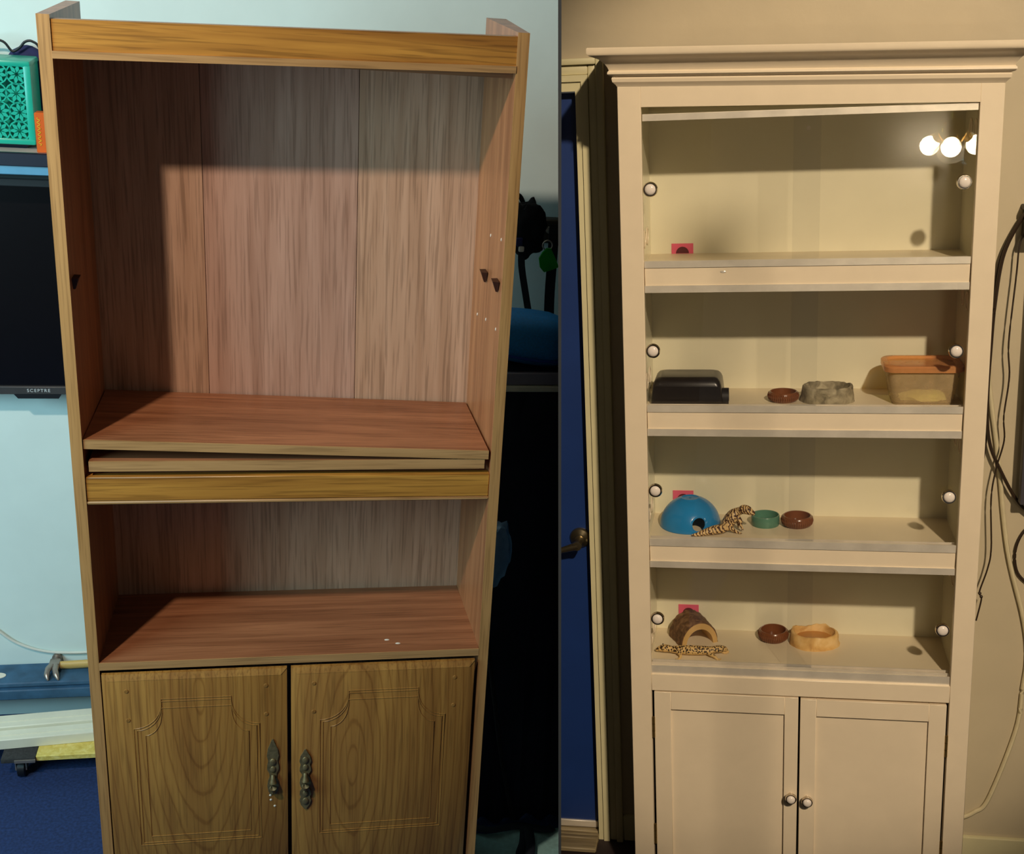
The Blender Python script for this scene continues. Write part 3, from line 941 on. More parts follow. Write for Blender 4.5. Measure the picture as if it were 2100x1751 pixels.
t = bmesh.new()
bmesh.ops.create_icosphere(t, subdivisions=3, radius=1)
for v in t.verts:
    n1 = mnoise.noise(v.co * 2.5 + Vector((9, 2, 4))) * 0.30
    v.co = Vector((v.co.x * 0.034, v.co.y * 0.022, v.co.z * 0.082)) * (1 + n1)
pb = B()
pb.join(t, Matrix.Translation((0.443, 0.338, -0.44)))
single('L', 'plastic_bag', (0.434, 0.345, -0.52), pb, 'plastic_bag', 'crumpled pale blue plastic bag tucked between bookcase and dark drape', 'bag')
single('L', 'braided_cord', (0.48, 0.29, FL), B().tube(smooth([(0.415, 0.372, -0.56), (0.429, 0.345, -0.64), (0.452, 0.320, -0.79), (0.480, 0.292, -0.98), (0.508, 0.268, -1.12), (0.522, 0.258, FL + 0.028)], 8), 0.0055, 8),
       'black_cloth', 'black braided cord hanging down the dark drape', 'cord')
cl = B()
rows = []
for i in range(11):
    y = -0.10 + i * 0.034
    rows.append([(0.395 + k * 0.02, y, FL + 0.0105 + 0.004 * math.sin(k * 0.9 + i * 0.8) + 0.003 * math.sin(i * 1.7)) for k in range(14)])
cl.rings(rows, close=False, cap=False)
cl.rings([[(x, y, z - 0.003) for x, y, z in r] for r in rows], close=False, cap=False)
single('L', 'floor_cloth', (0.5, 0.1, FL), cl, 'pale_cloth', 'pale teal cloth spread on the carpet beside the bookcase', 'cloth', clip=CL)
for label, pts in (('black strap lying across the pale teal cloth', [(0.400, 0.262, FL + 0.018), (0.46, 0.235, FL + 0.020), (0.53, 0.245, FL + 0.019), (0.60, 0.225, FL + 0.018), (0.618, 0.23, FL + 0.018)]),
                   ('black strap end folded into a loop on the pale teal cloth', [(0.545, 0.228, FL + 0.026), (0.535, 0.18, FL + 0.022), (0.520, 0.14, FL + 0.021), (0.536, 0.125, FL + 0.024), (0.548, 0.16, FL + 0.030), (0.552, 0.215, FL + 0.034)])):
    single('L', 'floor_strap', pts[0], B().tube(smooth(pts, 6), 0.012, 8, 0.35), 'strap', label, 'strap')


# ------------------------------------------------------------------ white cabinet
FR = FLOOR['R']
wc = thing('R', 'white_bookcase', (0.025, 0.13, FR), 'tall cream painted cabinet with crown moulding, glass compartments and two lower doors', 'cabinet')
OL, OR, IL2, IR2 = -0.376, 0.426, -0.3255, 0.378
BK = 0.237
ZT, ZB = 0.731, -0.604
part(wc, 'stile', B().box(OL, IL2, 0.0, 0.02, FR, 0.80, 0.0012), 'cream')
part(wc, 'stile', B().box(IR2, OR, 0.0, 0.02, FR, 0.80, 0.0012), 'cream')
part(wc, 'top_rail', slab(IL2, IR2, 0.0, 0.02, ZT + 0.008, 0.80, ZT - 0.006, 0.80), 'cream')
part(wc, 'sill_rail', B().box(IL2, IR2, 0.0, 0.02, -0.6475, ZB, 0.0012), 'cream')
part(wc, 'bottom_rail', B().box(IL2, IR2, 0.0, 0.02, FR, -1.165, 0.0012), 'cream')
WL, WR = -0.331, 0.386
for x0, x1 in ((OL, WL), (WR, OR)):
    part(wc, 'side_panel', B().box(x0, x1, 0.02, BK + 0.008, FR, 0.80), 'cream_in')
part(wc, 'back_panel', B().box(WL, WR, BK, BK + 0.008, FR, 0.80), 'cream_in')
part(wc, 'top_panel', B().box(WL, WR, 0.02, BK, 0.752, 0.77), 'cream_in')
prof = [(0.0, 0.772), (0.003, 0.7765), (0.009, 0.782), (0.0105, 0.789), (0.0085, 0.793), (0.0155, 0.7955), (0.0185, 0.799), (0.018, 0.803), (0.015, 0.806), (0.018, 0.813), (0.024, 0.821),
        (0.034, 0.829), (0.046, 0.834), (0.052, 0.836), (0.055, 0.838), (0.057, 0.842), (0.057, 0.851), (0.055, 0.853), (0.0, 0.853)]
crown = B()
SK = 0.011
crown.rings([[(OL - q, BK, z + SK), (OL - q, -q, z + SK), (OR + q, -q, z - SK), (OR + q, BK, z - SK)] for q, z in prof], close=False, cap=False)
crown.hexa([(OL, 0.0, 0.79), (OR, 0.0, 0.79), (OR, BK, 0.79), (OL, BK, 0.79), (OL, 0.0, 0.8525 + SK), (OR, 0.0, 0.8525 - SK), (OR, BK, 0.8525 - SK), (OL, BK, 0.8525 + SK)])
part(wc, 'crown_moulding', crown, 'cream', angle=30)
part(wc, 'sill_slab', B().box(WL, WR, 0.02, BK, -0.606, -0.588), 'cream_floor')
lip = part(wc, 'glass_track', B().box(IL2, IR2, 0.006, 0.0095, ZB, -0.583).box(IL2, IR2, 0.0095, 0.030, ZB, -0.596).box(IL2, IR2, 0.0205, 0.0225, -0.597, -0.581).box(IL2, IR2, 0.030, 0.033, ZB, -0.578), 'alu')
part(wc, 'glass_track', B().box(IL2 + 0.002, IR2 - 0.002, 0.006, 0.0085, 0.709, 0.7225).box(IL2 + 0.002, IR2 - 0.002, 0.0085, 0.032, 0.719, 0.7235).box(IL2 + 0.002, IR2 - 0.002, 0.030, 0.032, 0.709, 0.72), 'alu')
SH = [(0.405, 0.391, 0.349, 0.334), (0.073, 0.058, 0.016, 0.0), (-0.2535, -0.2705, -0.311, -0.326)]
SF = []
for a, bq, c, dq in SH:
    s = part(wc, 'shelf', B().box(WL, WR, 0.034, BK, bq - 0.016, bq + 0.001), 'cream_floor')
    part(s, 'fascia', B().box(IL2 + 0.001, IR2 - 0.002, 0.008, 0.030, c, bq, 0.0012), 'cream')
    part(s, 'glass_track', B().box(IL2 + 0.001, IR2 - 0.002, 0.0055, 0.0085, bq - 0.001, a).box(IL2 + 0.001, IR2 - 0.002, 0.0085, 0.034, bq - 0.001, bq + 0.002).box(IL2 + 0.001, IR2 - 0.002, 0.0325, 0.0345, bq, a - 0.003)
         .box(IL2 + 0.001, IR2 - 0.002, 0.0200, 0.0215, bq, a - 0.004), 'alu')
    part(s, 'glass_track', B().box(IL2 + 0.001, IR2 - 0.002, 0.0055, 0.0085, dq, c + 0.001).box(IL2 + 0.001, IR2 - 0.002, 0.0085, 0.034, c - 0.003, c + 0.001).box(IL2 + 0.001, IR2 - 0.002, 0.0325, 0.0345, dq, c), 'alu')
    SF.append(bq + 0.001)
part(wc, 'paint_chip', B().lathe([(0, 0), (0.007, 0), (0.006, 0.0006), (0, 0.0008)], (-0.150, 0.0078, 0.379), 9, 'y', 1, 0.45), 'alu')


def knob(parent, x, y, z, r):
    part(parent, 'knob_ring', B().lathe([(0.0, 0.0), (r * 0.55, 0.0), (r * 0.5, 0.008), (r * 0.85, 0.010), (r, 0.014), (r, 0.018), (r * 0.90, 0.0215), (r * 0.76, 0.0215), (r * 0.74, 0.019), (0.0, 0.019)], (x, y, z), 32, 'y'), 'chrome')
    part(parent, 'knob_cap', B().lathe([(0.0, 0.018), (r * 0.745, 0.018), (r * 0.74, 0.0215), (r * 0.66, 0.0245), (r * 0.42, 0.0265), (0.0, 0.0275)], (x, y, z), 28, 'y'), 'porcelain')


spans = [(0.7185, SH[0][1] + 0.002, 0.563), (SH[0][2] - 0.003, SH[1][1] + 0.002, 0.201), (SH[1][2] - 0.003, SH[2][1] + 0.002, -0.133), (SH[2][2] - 0.003, -0.596, -0.458)]
for zt, zb, kz in spans:
    for x0, x1, y, kx in ((IL2 + 0.001, 0.058, 0.0225, -0.3085), (0.000, IR2 - 0.002, 0.0115, 0.3535)):
        g = part(wc, 'glass_door', B().box(x0, x1, y, y + 0.004, zb, zt), 'glass', 'clear sliding glass pane')
        knob(g, kx, y, kz, 0.0165)
for zt, zb, kz in spans:
    for y in (0.085, 0.150):
        part(wc, 'vent_hole', B().rings([[(WL + dx, y + rad * math.cos(k * math.pi / 12), zb + 0.052 + rad * math.sin(k * math.pi / 12)) for k in range(24)] for dx, rad in ((0.0, 0.021), (0.0015, 0.021), (0.0015, 0.0175), (0.0003, 0.0172))]), 'cream')
        part(wc, 'vent_hole', B().rings([[(WR - dx, y + rad * math.cos(k * math.pi / 12), zt - 0.05 + rad * math.sin(k * math.pi / 12)) for k in range(24)] for dx, rad in ((0.0, 0.021), (0.0015, 0.021), (0.0015, 0.0175), (0.0003, 0.0172))]), 'cream')
    part(wc, 'screw_cap', B().lathe([(0, 0), (0.0055, 0), (0.005, 0.0015), (0.003, 0.0008), (0, 0.0008)], (0.038, BK, zt - 0.042), 14, 'y'), 'alu')


def shaker(x0, x1, fx0, fx1, zt, fz, kx, kz, hx, hzs):
    zb, fb = -1.16, -1.118
    d = part(wc, 'door', B().box(x0 + 0.004, x1 - 0.004, 0.007, 0.013, zb + 0.004, zt - 0.004), 'cream')
    part(d, 'door_stile', B().box(x0, fx0, -0.001, 0.016, zb, zt, 0.001), 'cream')
    part(d, 'door_stile', B().box(fx1, x1, -0.001, 0.016, zb, zt, 0.001), 'cream')
    part(d, 'door_rail', B().box(fx0, fx1, -0.001, 0.016, fz, zt, 0.001), 'cream')
    part(d, 'door_rail', B().box(fx0, fx1, -0.001, 0.016, zb, fb, 0.001), 'cream')
    knob(d, kx, -0.001, kz, 0.0140)
    for h in hzs:
        hb = B()
        for q in range(3):
            hb.tube([(hx, -0.0015, h - 0.028 + q * 0.019), (hx, -0.0015, h - 0.0105 + q * 0.019)], 0.0038, 10)
        part(d, 'hinge', hb, 'brass')


shaker(-0.3195, 0.0285, -0.279, -0.004, -0.6505, -0.697, 0.0135, -0.915, -0.322, (-0.746, -1.046))
shaker(0.0335, 0.3725, 0.071, 0.333, -0.6535, -0.698, 0.053, -0.921, 0.3755, (-0.760, -1.046))
part(wc, 'cupboard_floor', B().box(WL, WR, 0.02, BK, -1.17, -1.155), 'cream_in')

# pink notes on the back
for label, x, z in (('pink paper note on the back of the empty top compartment', -0.255, 0.368), ('pink paper note behind the blue dome hide', -0.2595, -0.234), ('pink paper note behind the bark half-log hide', -0.2485, -0.546)):
    n = thing('R', 'paper_note', (x, BK, max(z - 0.027, SF[0]) if z > 0.3 else z - 0.027), label, 'note', 'pink notes in the white cabinet')
    low = max(z - 0.026, SF[0]) if z > 0.3 else z - 0.026
    top = low + 0.024 if z > 0.3 else z + 0.026
    part(n, 'sheet', B().box(x - 0.026, x + 0.026, BK - 0.0018, BK, low, top), 'pink')
    cz = low + 0.001 if z > 0.3 else z + 0.002
    arc = [(x + 0.0155 * math.cos(k * math.pi / 14), cz + 0.0155 * math.sin(k * math.pi / 14)) for k in range(15 if z > 0.3 else 28)]
    part(n, 'round_cutout', B().prism(arc, BK - 0.0026, BK - 0.0016), 'pink_hole')

# ------------------------------------------------------------------ things on the second shelf
S2, S3, S4 = SF[1], SF[2], -0.588
hd = thing('R', 'hide_box', (-0.235, 0.12, S2), 'black plastic hide box with rounded top edges', 'hide')


def rrect(x0, x1, y0, y1, r, z, n=5):
    out = []
    for cx, cy, a0 in ((x1 - r, y1 - r, 0), (x0 + r, y1 - r, 90), (x0 + r, y0 + r, 180), (x1 - r, y0 + r, 270)):
        for k in range(n + 1):
            a = math.radians(a0 + 90 * k / n)
            out.append((cx + r * math.cos(a), cy + r * math.sin(a), z))
    return out


rr = []
for z, ins, r in ((0.0, 0.0, 0.012), (0.045, 0.005, 0.013), (0.054, 0.0085, 0.014), (0.060, 0.014, 0.014), (0.0625, 0.022, 0.012)):
    rr.append(rrect(-0.322 + ins, -0.152 - ins, 0.062 + ins, 0.190 - ins, r, S2 + z))
part(hd, 'shell', B().rings(rr), 'hide_black')
nb = B()
nb.rings([[(-0.150 + dx, 0.095 + 0.020 * math.cos(k * math.pi / 10) * s, S2 + max(0.0, 0.035 * math.sin(k * math.pi / 10)) * s) for k in range(11)] + [(-0.150 + dx, 0.095 + 0.014 * math.cos(k * math.pi / 10) * s, S2 + max(0.0, 0.028 * math.sin(k * math.pi / 10)) * s) for k in range(10, -1, -1)] for dx, s in ((-0.008, 1.0), (0.010, 1.0))])
part(hd, 'doorway', nb, 'hide_black')
bx = B().hexa([(-0.3175, 0.0615, S2 + 0.001), (-0.156, 0.0615, S2 + 0.001), (-0.156, 0.063, S2 + 0.001), (-0.3175, 0.063, S2 + 0.001),
               (-0.314, 0.0645, S2 + 0.044), (-0.160, 0.0645, S2 + 0.044), (-0.160, 0.066, S2 + 0.044), (-0.314, 0.066, S2 + 0.044)])
part(hd, 'front_face', bx, 'hide_black')


def bowl(name, label, x, y, z, r, h, mat, style):
    t = thing('R', name, (x, y, z), label, 'bowl')
    if style == 'round':
        prof = [(0, 0), (r * 0.80, 0), (r * 0.93, h * 0.2), (r, h * 0.55), (r * 0.97, h * 0.85), (r * 0.88, h), (r * 0.82, h * 0.98), (r * 0.80, h * 0.75), (r * 0.76, h * 0.3), (0, h * 0.22)]
    else:
        prof = [(0, 0), (r * 0.97, 0), (r, h * 0.1), (r, h * 0.92), (r * 0.97, h), (r * 0.91, h), (r * 0.89, h * 0.9), (r * 0.89, h * 0.25), (0, h * 0.2)]
    part(t, 'body', B().lathe(prof, (x, y, z), 40), mat)
    if style == 'round':
        rg = B()
        for k in range(44):
            a = 2 * math.pi * k / 44
            ca, sa = math.cos(a), math.sin(a)
            rg.tube([(x + ca * r * 0.955, y + sa * r * 0.955, z + h * 0.22), (x + ca * r * 1.012, y + sa * r * 1.012, z + h * 0.55), (x + ca * r * 0.965, y + sa * r * 0.965, z + h * 0.86)], 0.0013, 5)
        part(t, 'ribbing', rg, mat)
    return t


def rock_dish(name, label, x, y, z, rx, ry, h, mat, inner, seed, flare):
    t = thing('R', name, (x, y, z), label, 'dish')
    seg = 48
    rings = []
    for f, hh in ((1.0, 0.0), (1.0, 0.10), (0.985, 0.35), (0.96, 0.65), (0.94, 0.90), (0.91, 1.0), (0.84, 1.0), (0.80, 0.85), (0.76, 0.42)):
        ring = []
        for k in range(seg):
            a = 2 * math.pi * k / seg
            nv = mnoise.noise(Vector((math.cos(a) * 1.8 + seed, math.sin(a) * 1.8, hh * 1.6)))
            n2 = mnoise.noise(Vector((math.cos(a) * 5 + seed, math.sin(a) * 5, hh * 4)))
            q = f + (1 - hh) * flare + 0.07 * nv + 0.03 * n2
            zz = h * hh * (1 + (0.13 * nv + 0.07 * n2) * (1 if hh > 0.8 else 0.3))
            ring.append((x + rx * q * math.cos(a), y + ry * q * math.sin(a), z + max(0, zz)))
        rings.append(ring)
    part(t, 'body', B().rings(rings), mat, angle=60)
    part(t, 'basin', B().lathe([(0, h * 0.43), (0.78, h * 0.43), (0.78, h * 0.46), (0, h * 0.46)], (x, y, z), 40, 'z', rx, ry), inner)
    return t


bowl('feeding_bowl', 'ribbed brown glazed bowl standing beside the grey rock dish', -0.014, 0.112, S2, 0.0355, 0.0235, 'brown_glaze', 'round')
rock_dish('rock_dish', 'grey rock-shaped water dish beside the plastic tub', 0.087, 0.118, S2, 0.061, 0.050, 0.036, 'grey_rock', 'grey_rock', 2.3, 0.03)

tb = thing('R', 'storage_tub', (0.298, 0.12, S2), 'translucent peach plastic tub with orange lid', 'tub')
rr = []
for z, f in ((0.0, 0.78), (0.004, 0.83), (0.04, 0.92), (0.080, 1.0), (0.084, 1.0), (0.080, 0.985), (0.04, 0.905), (0.006, 0.815)):
    rr.append([(0.298 + f * (px - 0.298), 0.122 + f * (py - 0.122), S2 + z) for px, py, _ in rrect(0.216, 0.380, 0.062, 0.182, 0.024, 0)])
part(tb, 'body', B().rings(rr, cap=False), 'tub')
part(tb, 'floor', B().rings([[(0.298 + 0.80 * (px - 0.298), 0.122 + 0.80 * (py - 0.122), S2 + z) for px, py, _ in rrect(0.216, 0.380, 0.062, 0.182, 0.024, 0)] for z in (0.0005, 0.003)]), 'tub')
rr = []
for z, g in ((0.079, 0.003), (0.079, 0.006), (0.090, 0.006), (0.093, 0.003), (0.093, -0.006), (0.088, -0.010)):
    rr.append(rrect(0.216 - g, 0.380 + g, 0.062 - g, 0.182 + g, 0.026, S2 + z))
part(tb, 'lid', B().rings(rr), 'tub_lid')
t = bmesh.new()
bmesh.ops.create_icosphere(t, subdivisions=3, radius=1)
for v in t.verts:
    v.co = Vector((v.co.x * 0.055, v.co.y * 0.034, max(-0.3, v.co.z) * 0.016)) * (1 + 0.25 * mnoise.noise(v.co * 2))
pp = B()
pp.join(t, Matrix.Translation((0.305, 0.118, S2 + 0.010)))
part(tb, 'paper_lining', pp, 'paper_white')

# ------------------------------------------------------------------ things on the third shelf
dm = thing('R', 'dome_hide', (-0.237, 0.156, S3), 'glossy blue dome hide with a round doorway', 'hide')
cx, cy, rad, hh = -0.237, 0.156, 0.0735, 0.072
prof = [(rad, 0.0)]
for k in range(1, 13):
    a = k / 12 * math.radians(71)
    prof.append((rad * math.cos(a), hh * math.sin(a)))
prof += [(0.0215, hh * 0.965), (0.018, hh * 0.945), (0.0, hh * 0.94)]
seg = 96
db = bmesh.new()
fine = []
for (r0, z0), (r1, z1) in zip(prof, prof[1:]):
    for q in range(3):
        fine.append((r0 + (r1 - r0) * q / 3, z0 + (z1 - z0) * q / 3))
fine.append((0.0005, prof[-1][1]))
rv = [[db.verts.new((cx + r * math.cos(2 * math.pi * k / seg), cy + r * math.sin(2 * math.pi * k / seg), S3 + z)) for k in range(seg)] for r, z in fine]
hole = Vector((cx + 0.024, cy - 0.066, S3 + 0.022))
for a, bq in zip(rv, rv[1:]):
    for i in range(seg):
        j = (i + 1) % seg
        mid = (a[i].co + a[j].co + bq[i].co + bq[j].co) / 4
        dd = mid - hole
        if math.hypot(dd.x, dd.z) < 0.0165 and mid.y < cy:
            continue
        db.faces.new((a[i], a[j], bq[j], bq[i]))
bw = B()
bw.join(db)
shell = part(dm, 'shell', bw, 'dome_blue')
so = shell.modifiers.new('thickness', 'SOLIDIFY')
so.thickness = 0.003
so.offset = 0
part(dm, 'rim', B().tube([(hole.x + 0.0165 * math.cos(k * math.pi / 12), cy - math.sqrt(max(0, (rad * math.cos(math.asin(min(1, max(0, (hole.z + 0.0165 * math.sin(k * math.pi / 12) - S3) / hh))))) ** 2 - (hole.x + 0.0165 * math.cos(k * math.pi / 12) - cx) ** 2)), hole.z + 0.0165 * math.sin(k * math.pi / 12)) for k in range(25)], 0.0018, 8), 'dome_blue')


def gecko(name, loc, label, mat, chains, eyes):
    b = B()
    for pts, rs in chains:
        n = 5
        P = smooth(pts, n)
        rr = []
        for i in range(len(rs) - 1):
            for k in range(n):
                rr.append(rs[i] + (rs[i + 1] - rs[i]) * k / n)
        rr.append(rs[-1])
        b.tube(P, rr, 12, 0.85)
        b.ball(P[0], rr[0] * 0.98, (1, 1, 0.9), 10)
        b.ball(P[-1], rr[-1] * 0.98, (1, 1, 0.9), 10)
    g = thing('R', name, loc, label, 'gecko')
    o = part(g, 'body', b, mat)
    m = o.modifiers.new('skin', 'REMESH')
    m.mode = 'VOXEL'
    m.voxel_size = 0.0009
    m.use_smooth_shade = True
    s = o.modifiers.new('soft', 'SMOOTH')
    s.iterations = 4
    s.factor = 0.5
    for e in eyes:
        part(g, 'eye', B().ball(e, 0.0016, (1, 1, 1), 10), 'eye')
    return g


def toes(p, dirs, r=0.0011):
    return [([p, tuple(p[i] + d[i] * 0.6 for i in range(3)), tuple(p[i] + d[i] for i in range(3))], [r * 1.2, r, r * 0.8]) for d in dirs]


z = S3
ft = (-0.1185, 0.098, z + 0.0018)
ft2 = (-0.110, 0.106, z + 0.014)
gecko('leopard_gecko', (-0.15, 0.11, S3), 'banded leopard gecko raising its head beside the blue dome', 'gecko_a', [
    ([(-0.226, 0.069, z + 0.0035), (-0.212, 0.072, z + 0.0055), (-0.194, 0.079, z + 0.0090), (-0.175, 0.087, z + 0.0115), (-0.157, 0.096, z + 0.0125), (-0.146, 0.106, z + 0.014)], [0.0034, 0.0062, 0.0102, 0.0132, 0.0134, 0.0112]),
    ([(-0.146, 0.106, z + 0.013), (-0.143, 0.114, z + 0.019), (-0.137, 0.119, z + 0.029), (-0.129, 0.122, z + 0.040), (-0.120, 0.122, z + 0.047), (-0.112, 0.120, z + 0.051)], [0.0120, 0.0168, 0.0186, 0.0168, 0.0128, 0.0108]),
    ([(-0.112, 0.120, z + 0.051), (-0.106, 0.117, z + 0.055), (-0.097, 0.113, z + 0.055), (-0.089, 0.109, z + 0.0515), (-0.084, 0.107, z + 0.0495)], [0.0110, 0.0136, 0.0130, 0.0096, 0.0070]),
    ([(-0.145, 0.106, z + 0.015), (-0.135, 0.099, z + 0.012), (-0.127, 0.099, z + 0.006), ft], [0.0090, 0.0072, 0.0052, 0.0032]),
    ([(-0.122, 0.116, z + 0.038), (-0.114, 0.110, z + 0.029), (-0.113, 0.108, z + 0.021), ft2], [0.0072, 0.0058, 0.0044, 0.0032]),
    ([(-0.130, 0.128, z + 0.03), (-0.122, 0.134, z + 0.018), (-0.118, 0.135, z + 0.004)], [0.005, 0.004, 0.003]),
] + toes(ft, [(0.010, -0.002, -0.0004), (0.008, -0.006, -0.0004), (0.004, -0.008, -0.0004), (0.009, 0.004, 0)]) + toes(ft2, [(0.004, -0.003, -0.008), (0.0, -0.004, -0.008), (0.006, 0.0, -0.006)]),
      [(-0.0945, 0.1015, z + 0.060)])

bowl('water_bowl', 'straight-sided sage green bowl next to the banded gecko', -0.0535, 0.168, S3, 0.0345, 0.026, 'teal_glaze', 'straight')
bowl('feeding_bowl', 'ribbed brown glazed bowl beside the sage green bowl', 0.0235, 0.166, S3, 0.0380, 0.0265, 'brown_glaze', 'round')

# ------------------------------------------------------------------ things on the cabinet floor compartment
lg = thing('R', 'log_hide', (-0.237, 0.175, S4), 'half-log hide covered in brown bark', 'hide')
A, Bq = Vector((-0.261, 0.120, S4)), Vector((-0.170, 0.164, S4))
ac = (A + Bq) / 2
sd = (Bq - A).normalized()
ax = Vector((-sd.y, sd.x, 0))
half = (Bq - A).length / 2
barkb = B()
wood_b = B()
n = 26
outer, inner = [], []
rows = []
for i in range(15):
    t = i / 14
    o_r = []
    for k in range(n + 1):
        a = math.pi * k / n
        nz = mnoise.noise(Vector((math.cos(a) * 4, math.sin(a) * 4, t * 5))) * 0.05 + mnoise.noise(Vector((math.cos(a) * 11, math.sin(a) * 11, t * 14))) * 0.035
        rO = half * (1.0 + nz + 0.05 * t)
        p = ac + sd * (-math.cos(a) * rO) + ax * (t * 0.077) + Vector((0, 0, math.sin(a) * rO * 1.20))
        o_r.append(p)
    rows.append(o_r)
inn = []
for i in range(15):
    t = i / 14
    inn.append([ac + sd * (-math.cos(math.pi * k / n) * half * 0.80) + ax * (t * 0.077) + Vector((0, 0, math.sin(math.pi * k / n) * half * 0.94)) for k in range(n + 1)])
bb2 = B()
bb2.rings([r + list(reversed(q)) for r, q in zip(rows, inn)])
part(lg, 'bark', bb2, 'bark', angle=70)
cut = B()
f0 = [ac + sd * (-math.cos(math.pi * k / n) * half * 0.955) - ax * 0.0015 + Vector((0, 0, math.sin(math.pi * k / n) * half * 1.145)) for k in range(n + 1)]
f1 = [ac + sd * (-math.cos(math.pi * k / n) * half * 0.72) - ax * 0.0015 + Vector((0, 0, math.sin(math.pi * k / n) * half * 0.84)) for k in range(n + 1)]
loop = f0 + list(reversed(f1))
cut.rings([loop, [p + ax * 0.075 for p in loop]])
part(lg, 'cut_wood', cut, 'log_wood')

z = S4
fa, fb, fc = (-0.262, 0.052, z + 0.0016), (-0.168, 0.061, z + 0.0016), (-0.151, 0.095, z + 0.002)
gecko('leopard_gecko', (-0.23, 0.09, S4), 'spotted leopard gecko stretched out in front of the half-log hide', 'gecko_b', [
    ([(-0.318, 0.088, z + 0.0085), (-0.310, 0.088, z + 0.0115), (-0.300, 0.087, z + 0.0135), (-0.290, 0.086, z + 0.0130), (-0.280, 0.085, z + 0.0120)], [0.0056, 0.0088, 0.0112, 0.0102, 0.0092]),
    ([(-0.280, 0.085, z + 0.0120), (-0.262, 0.083, z + 0.0125), (-0.235, 0.082, z + 0.0130), (-0.208, 0.083, z + 0.0130), (-0.188, 0.084, z + 0.0135)], [0.0095, 0.0126, 0.0138, 0.0132, 0.0108]),
    ([(-0.188, 0.084, z + 0.0135), (-0.176, 0.087, z + 0.0150), (-0.162, 0.092, z + 0.0150), (-0.152, 0.098, z + 0.0120), (-0.146, 0.100, z + 0.0065), (-0.141, 0.098, z + 0.003)], [0.0106, 0.0098, 0.0102, 0.0086, 0.0052, 0.002]),
    ([(-0.268, 0.080, z + 0.0115), (-0.262, 0.070, z + 0.0085), (-0.258, 0.063, z + 0.005), fa], [0.0060, 0.0048, 0.0038, 0.0028]),
    ([(-0.192, 0.080, z + 0.0115), (-0.183, 0.071, z + 0.0085), (-0.175, 0.066, z + 0.006), fb], [0.0075, 0.0060, 0.0048, 0.0030]),
    ([(-0.180, 0.092, z + 0.011), (-0.165, 0.097, z + 0.008), fc], [0.006, 0.0045, 0.003]),
    ([(-0.262, 0.090, z + 0.011), (-0.258, 0.103, z + 0.006), (-0.262, 0.110, z + 0.002)], [0.005, 0.004, 0.0025]),
] + toes(fa, [(-0.008, -0.002, -0.0004), (-0.005, -0.006, -0.0004), (0.002, -0.006, -0.0004), (-0.009, 0.002, 0)]) + toes(fb, [(0.010, 0.000, -0.0004), (0.007, -0.005, -0.0004), (-0.001, -0.006, -0.0004), (0.010, 0.004, 0)])
      + toes(fc, [(0.006, -0.003, -0.0005), (0.007, 0.001, -0.0005)]),
      [(-0.3045, 0.0790, z + 0.0205), (-0.3045, 0.0955, z + 0.0205)])

bowl('feeding_bowl', 'ribbed brown glazed bowl beside the tan rock dish', -0.031, 0.192, S4, 0.0375, 0.0275, 'brown_glaze', 'round')
rock_dish('rock_dish', 'tan rock-shaped water dish beside a brown bowl', 0.071, 0.178, S4, 0.061, 0.050, 0.032, 'tan_rock', 'tan_water', 6.1, 0.05)

# ------------------------------------------------------------------ right of the white cabinet
single('R', 'power_cord', (0.49, 0.255, 0.0), B().tube(smooth([(0.545, 0.235, 0.488), (0.522, 0.238, 0.462), (0.487, 0.243, 0.379), (0.474, 0.2455, 0.266), (0.470, 0.2455, 0.15), (0.469, 0.2455, 0.03), (0.477, 0.2455, -0.066), (0.505, 0.2455, -0.140), (0.566, 0.2500, -0.241), (0.65, 0.252, -0.285), (0.74, 0.2535, -0.25), (0.80, 0.2535, -0.18)], 8), 0.0042, 8),
       'black_cord', 'thick dark cord sweeping past the cabinet edge to the grey panel', 'cord')
single('R', 'power_cord', (0.487, 0.256, 0.0), B().tube(smooth([(0.540, 0.248, 0.484), (0.516, 0.250, 0.452), (0.482, 0.2535, 0.37), (0.468, 0.2545, 0.26), (0.4655, 0.2545, 0.12), (0.466, 0.2545, -0.02), (0.472, 0.2545, -0.08), (0.462, 0.2545, -0.15), (0.44, 0.257, -0.20)], 8), 0.0030, 8),
       'black_cord', 'thin dark cord running close behind the thick one', 'cord')
single('R', 'antenna_wire', (0.50, 0.26, -0.2), B().tube(smooth([(0.531, 0.2375, 0.430), (0.519, 0.2375, 0.400), (0.516, 0.2375, 0.332), (0.508, 0.2375, 0.171), (0.514, 0.2375, 0.088), (0.507, 0.2375, -0.008), (0.511, 0.2375, -0.069), (0.496, 0.2375, -0.143), (0.489, 0.2375, -0.218), (0.496, 0.2375, -0.345), (0.490, 0.2375, -0.40), (0.474, 0.2375, -0.462), (0.480, 0.2375, -0.478), (0.470, 0.2375, -0.539)], 8), 0.0021, 7)
       .ball((0.475, 0.2375, -0.465), 0.0045, (1, 1, 0.8), 10).ball((0.479, 0.2375, -0.474), 0.0042, (1, 1, 1), 10),
       'black_cord', 'thin wavy dark wire with a knot hanging on the tan wall', 'wire')
single('R', 'cream_cord', (0.53, 0.26, -0.6), B().tube(smooth([(0.470, 0.2635, 0.12), (0.476, 0.2635, 0.05), (0.506, 0.2635, -0.130), (0.539, 0.2635, -0.356), (0.587, 0.2635, -0.537), (0.603, 0.2635, -0.640), (0.598, 0.2635, -0.735), (0.588, 0.2635, -0.855), (0.532, 0.2635, -1.055), (0.498, 0.2635, -1.098), (0.462, 0.2635, -1.118), (0.43, 0.2635, -1.12)], 8), 0.0058, 9),
       'tan_cord', 'thick cream cord curving down the tan wall to the baseboard', 'cord')
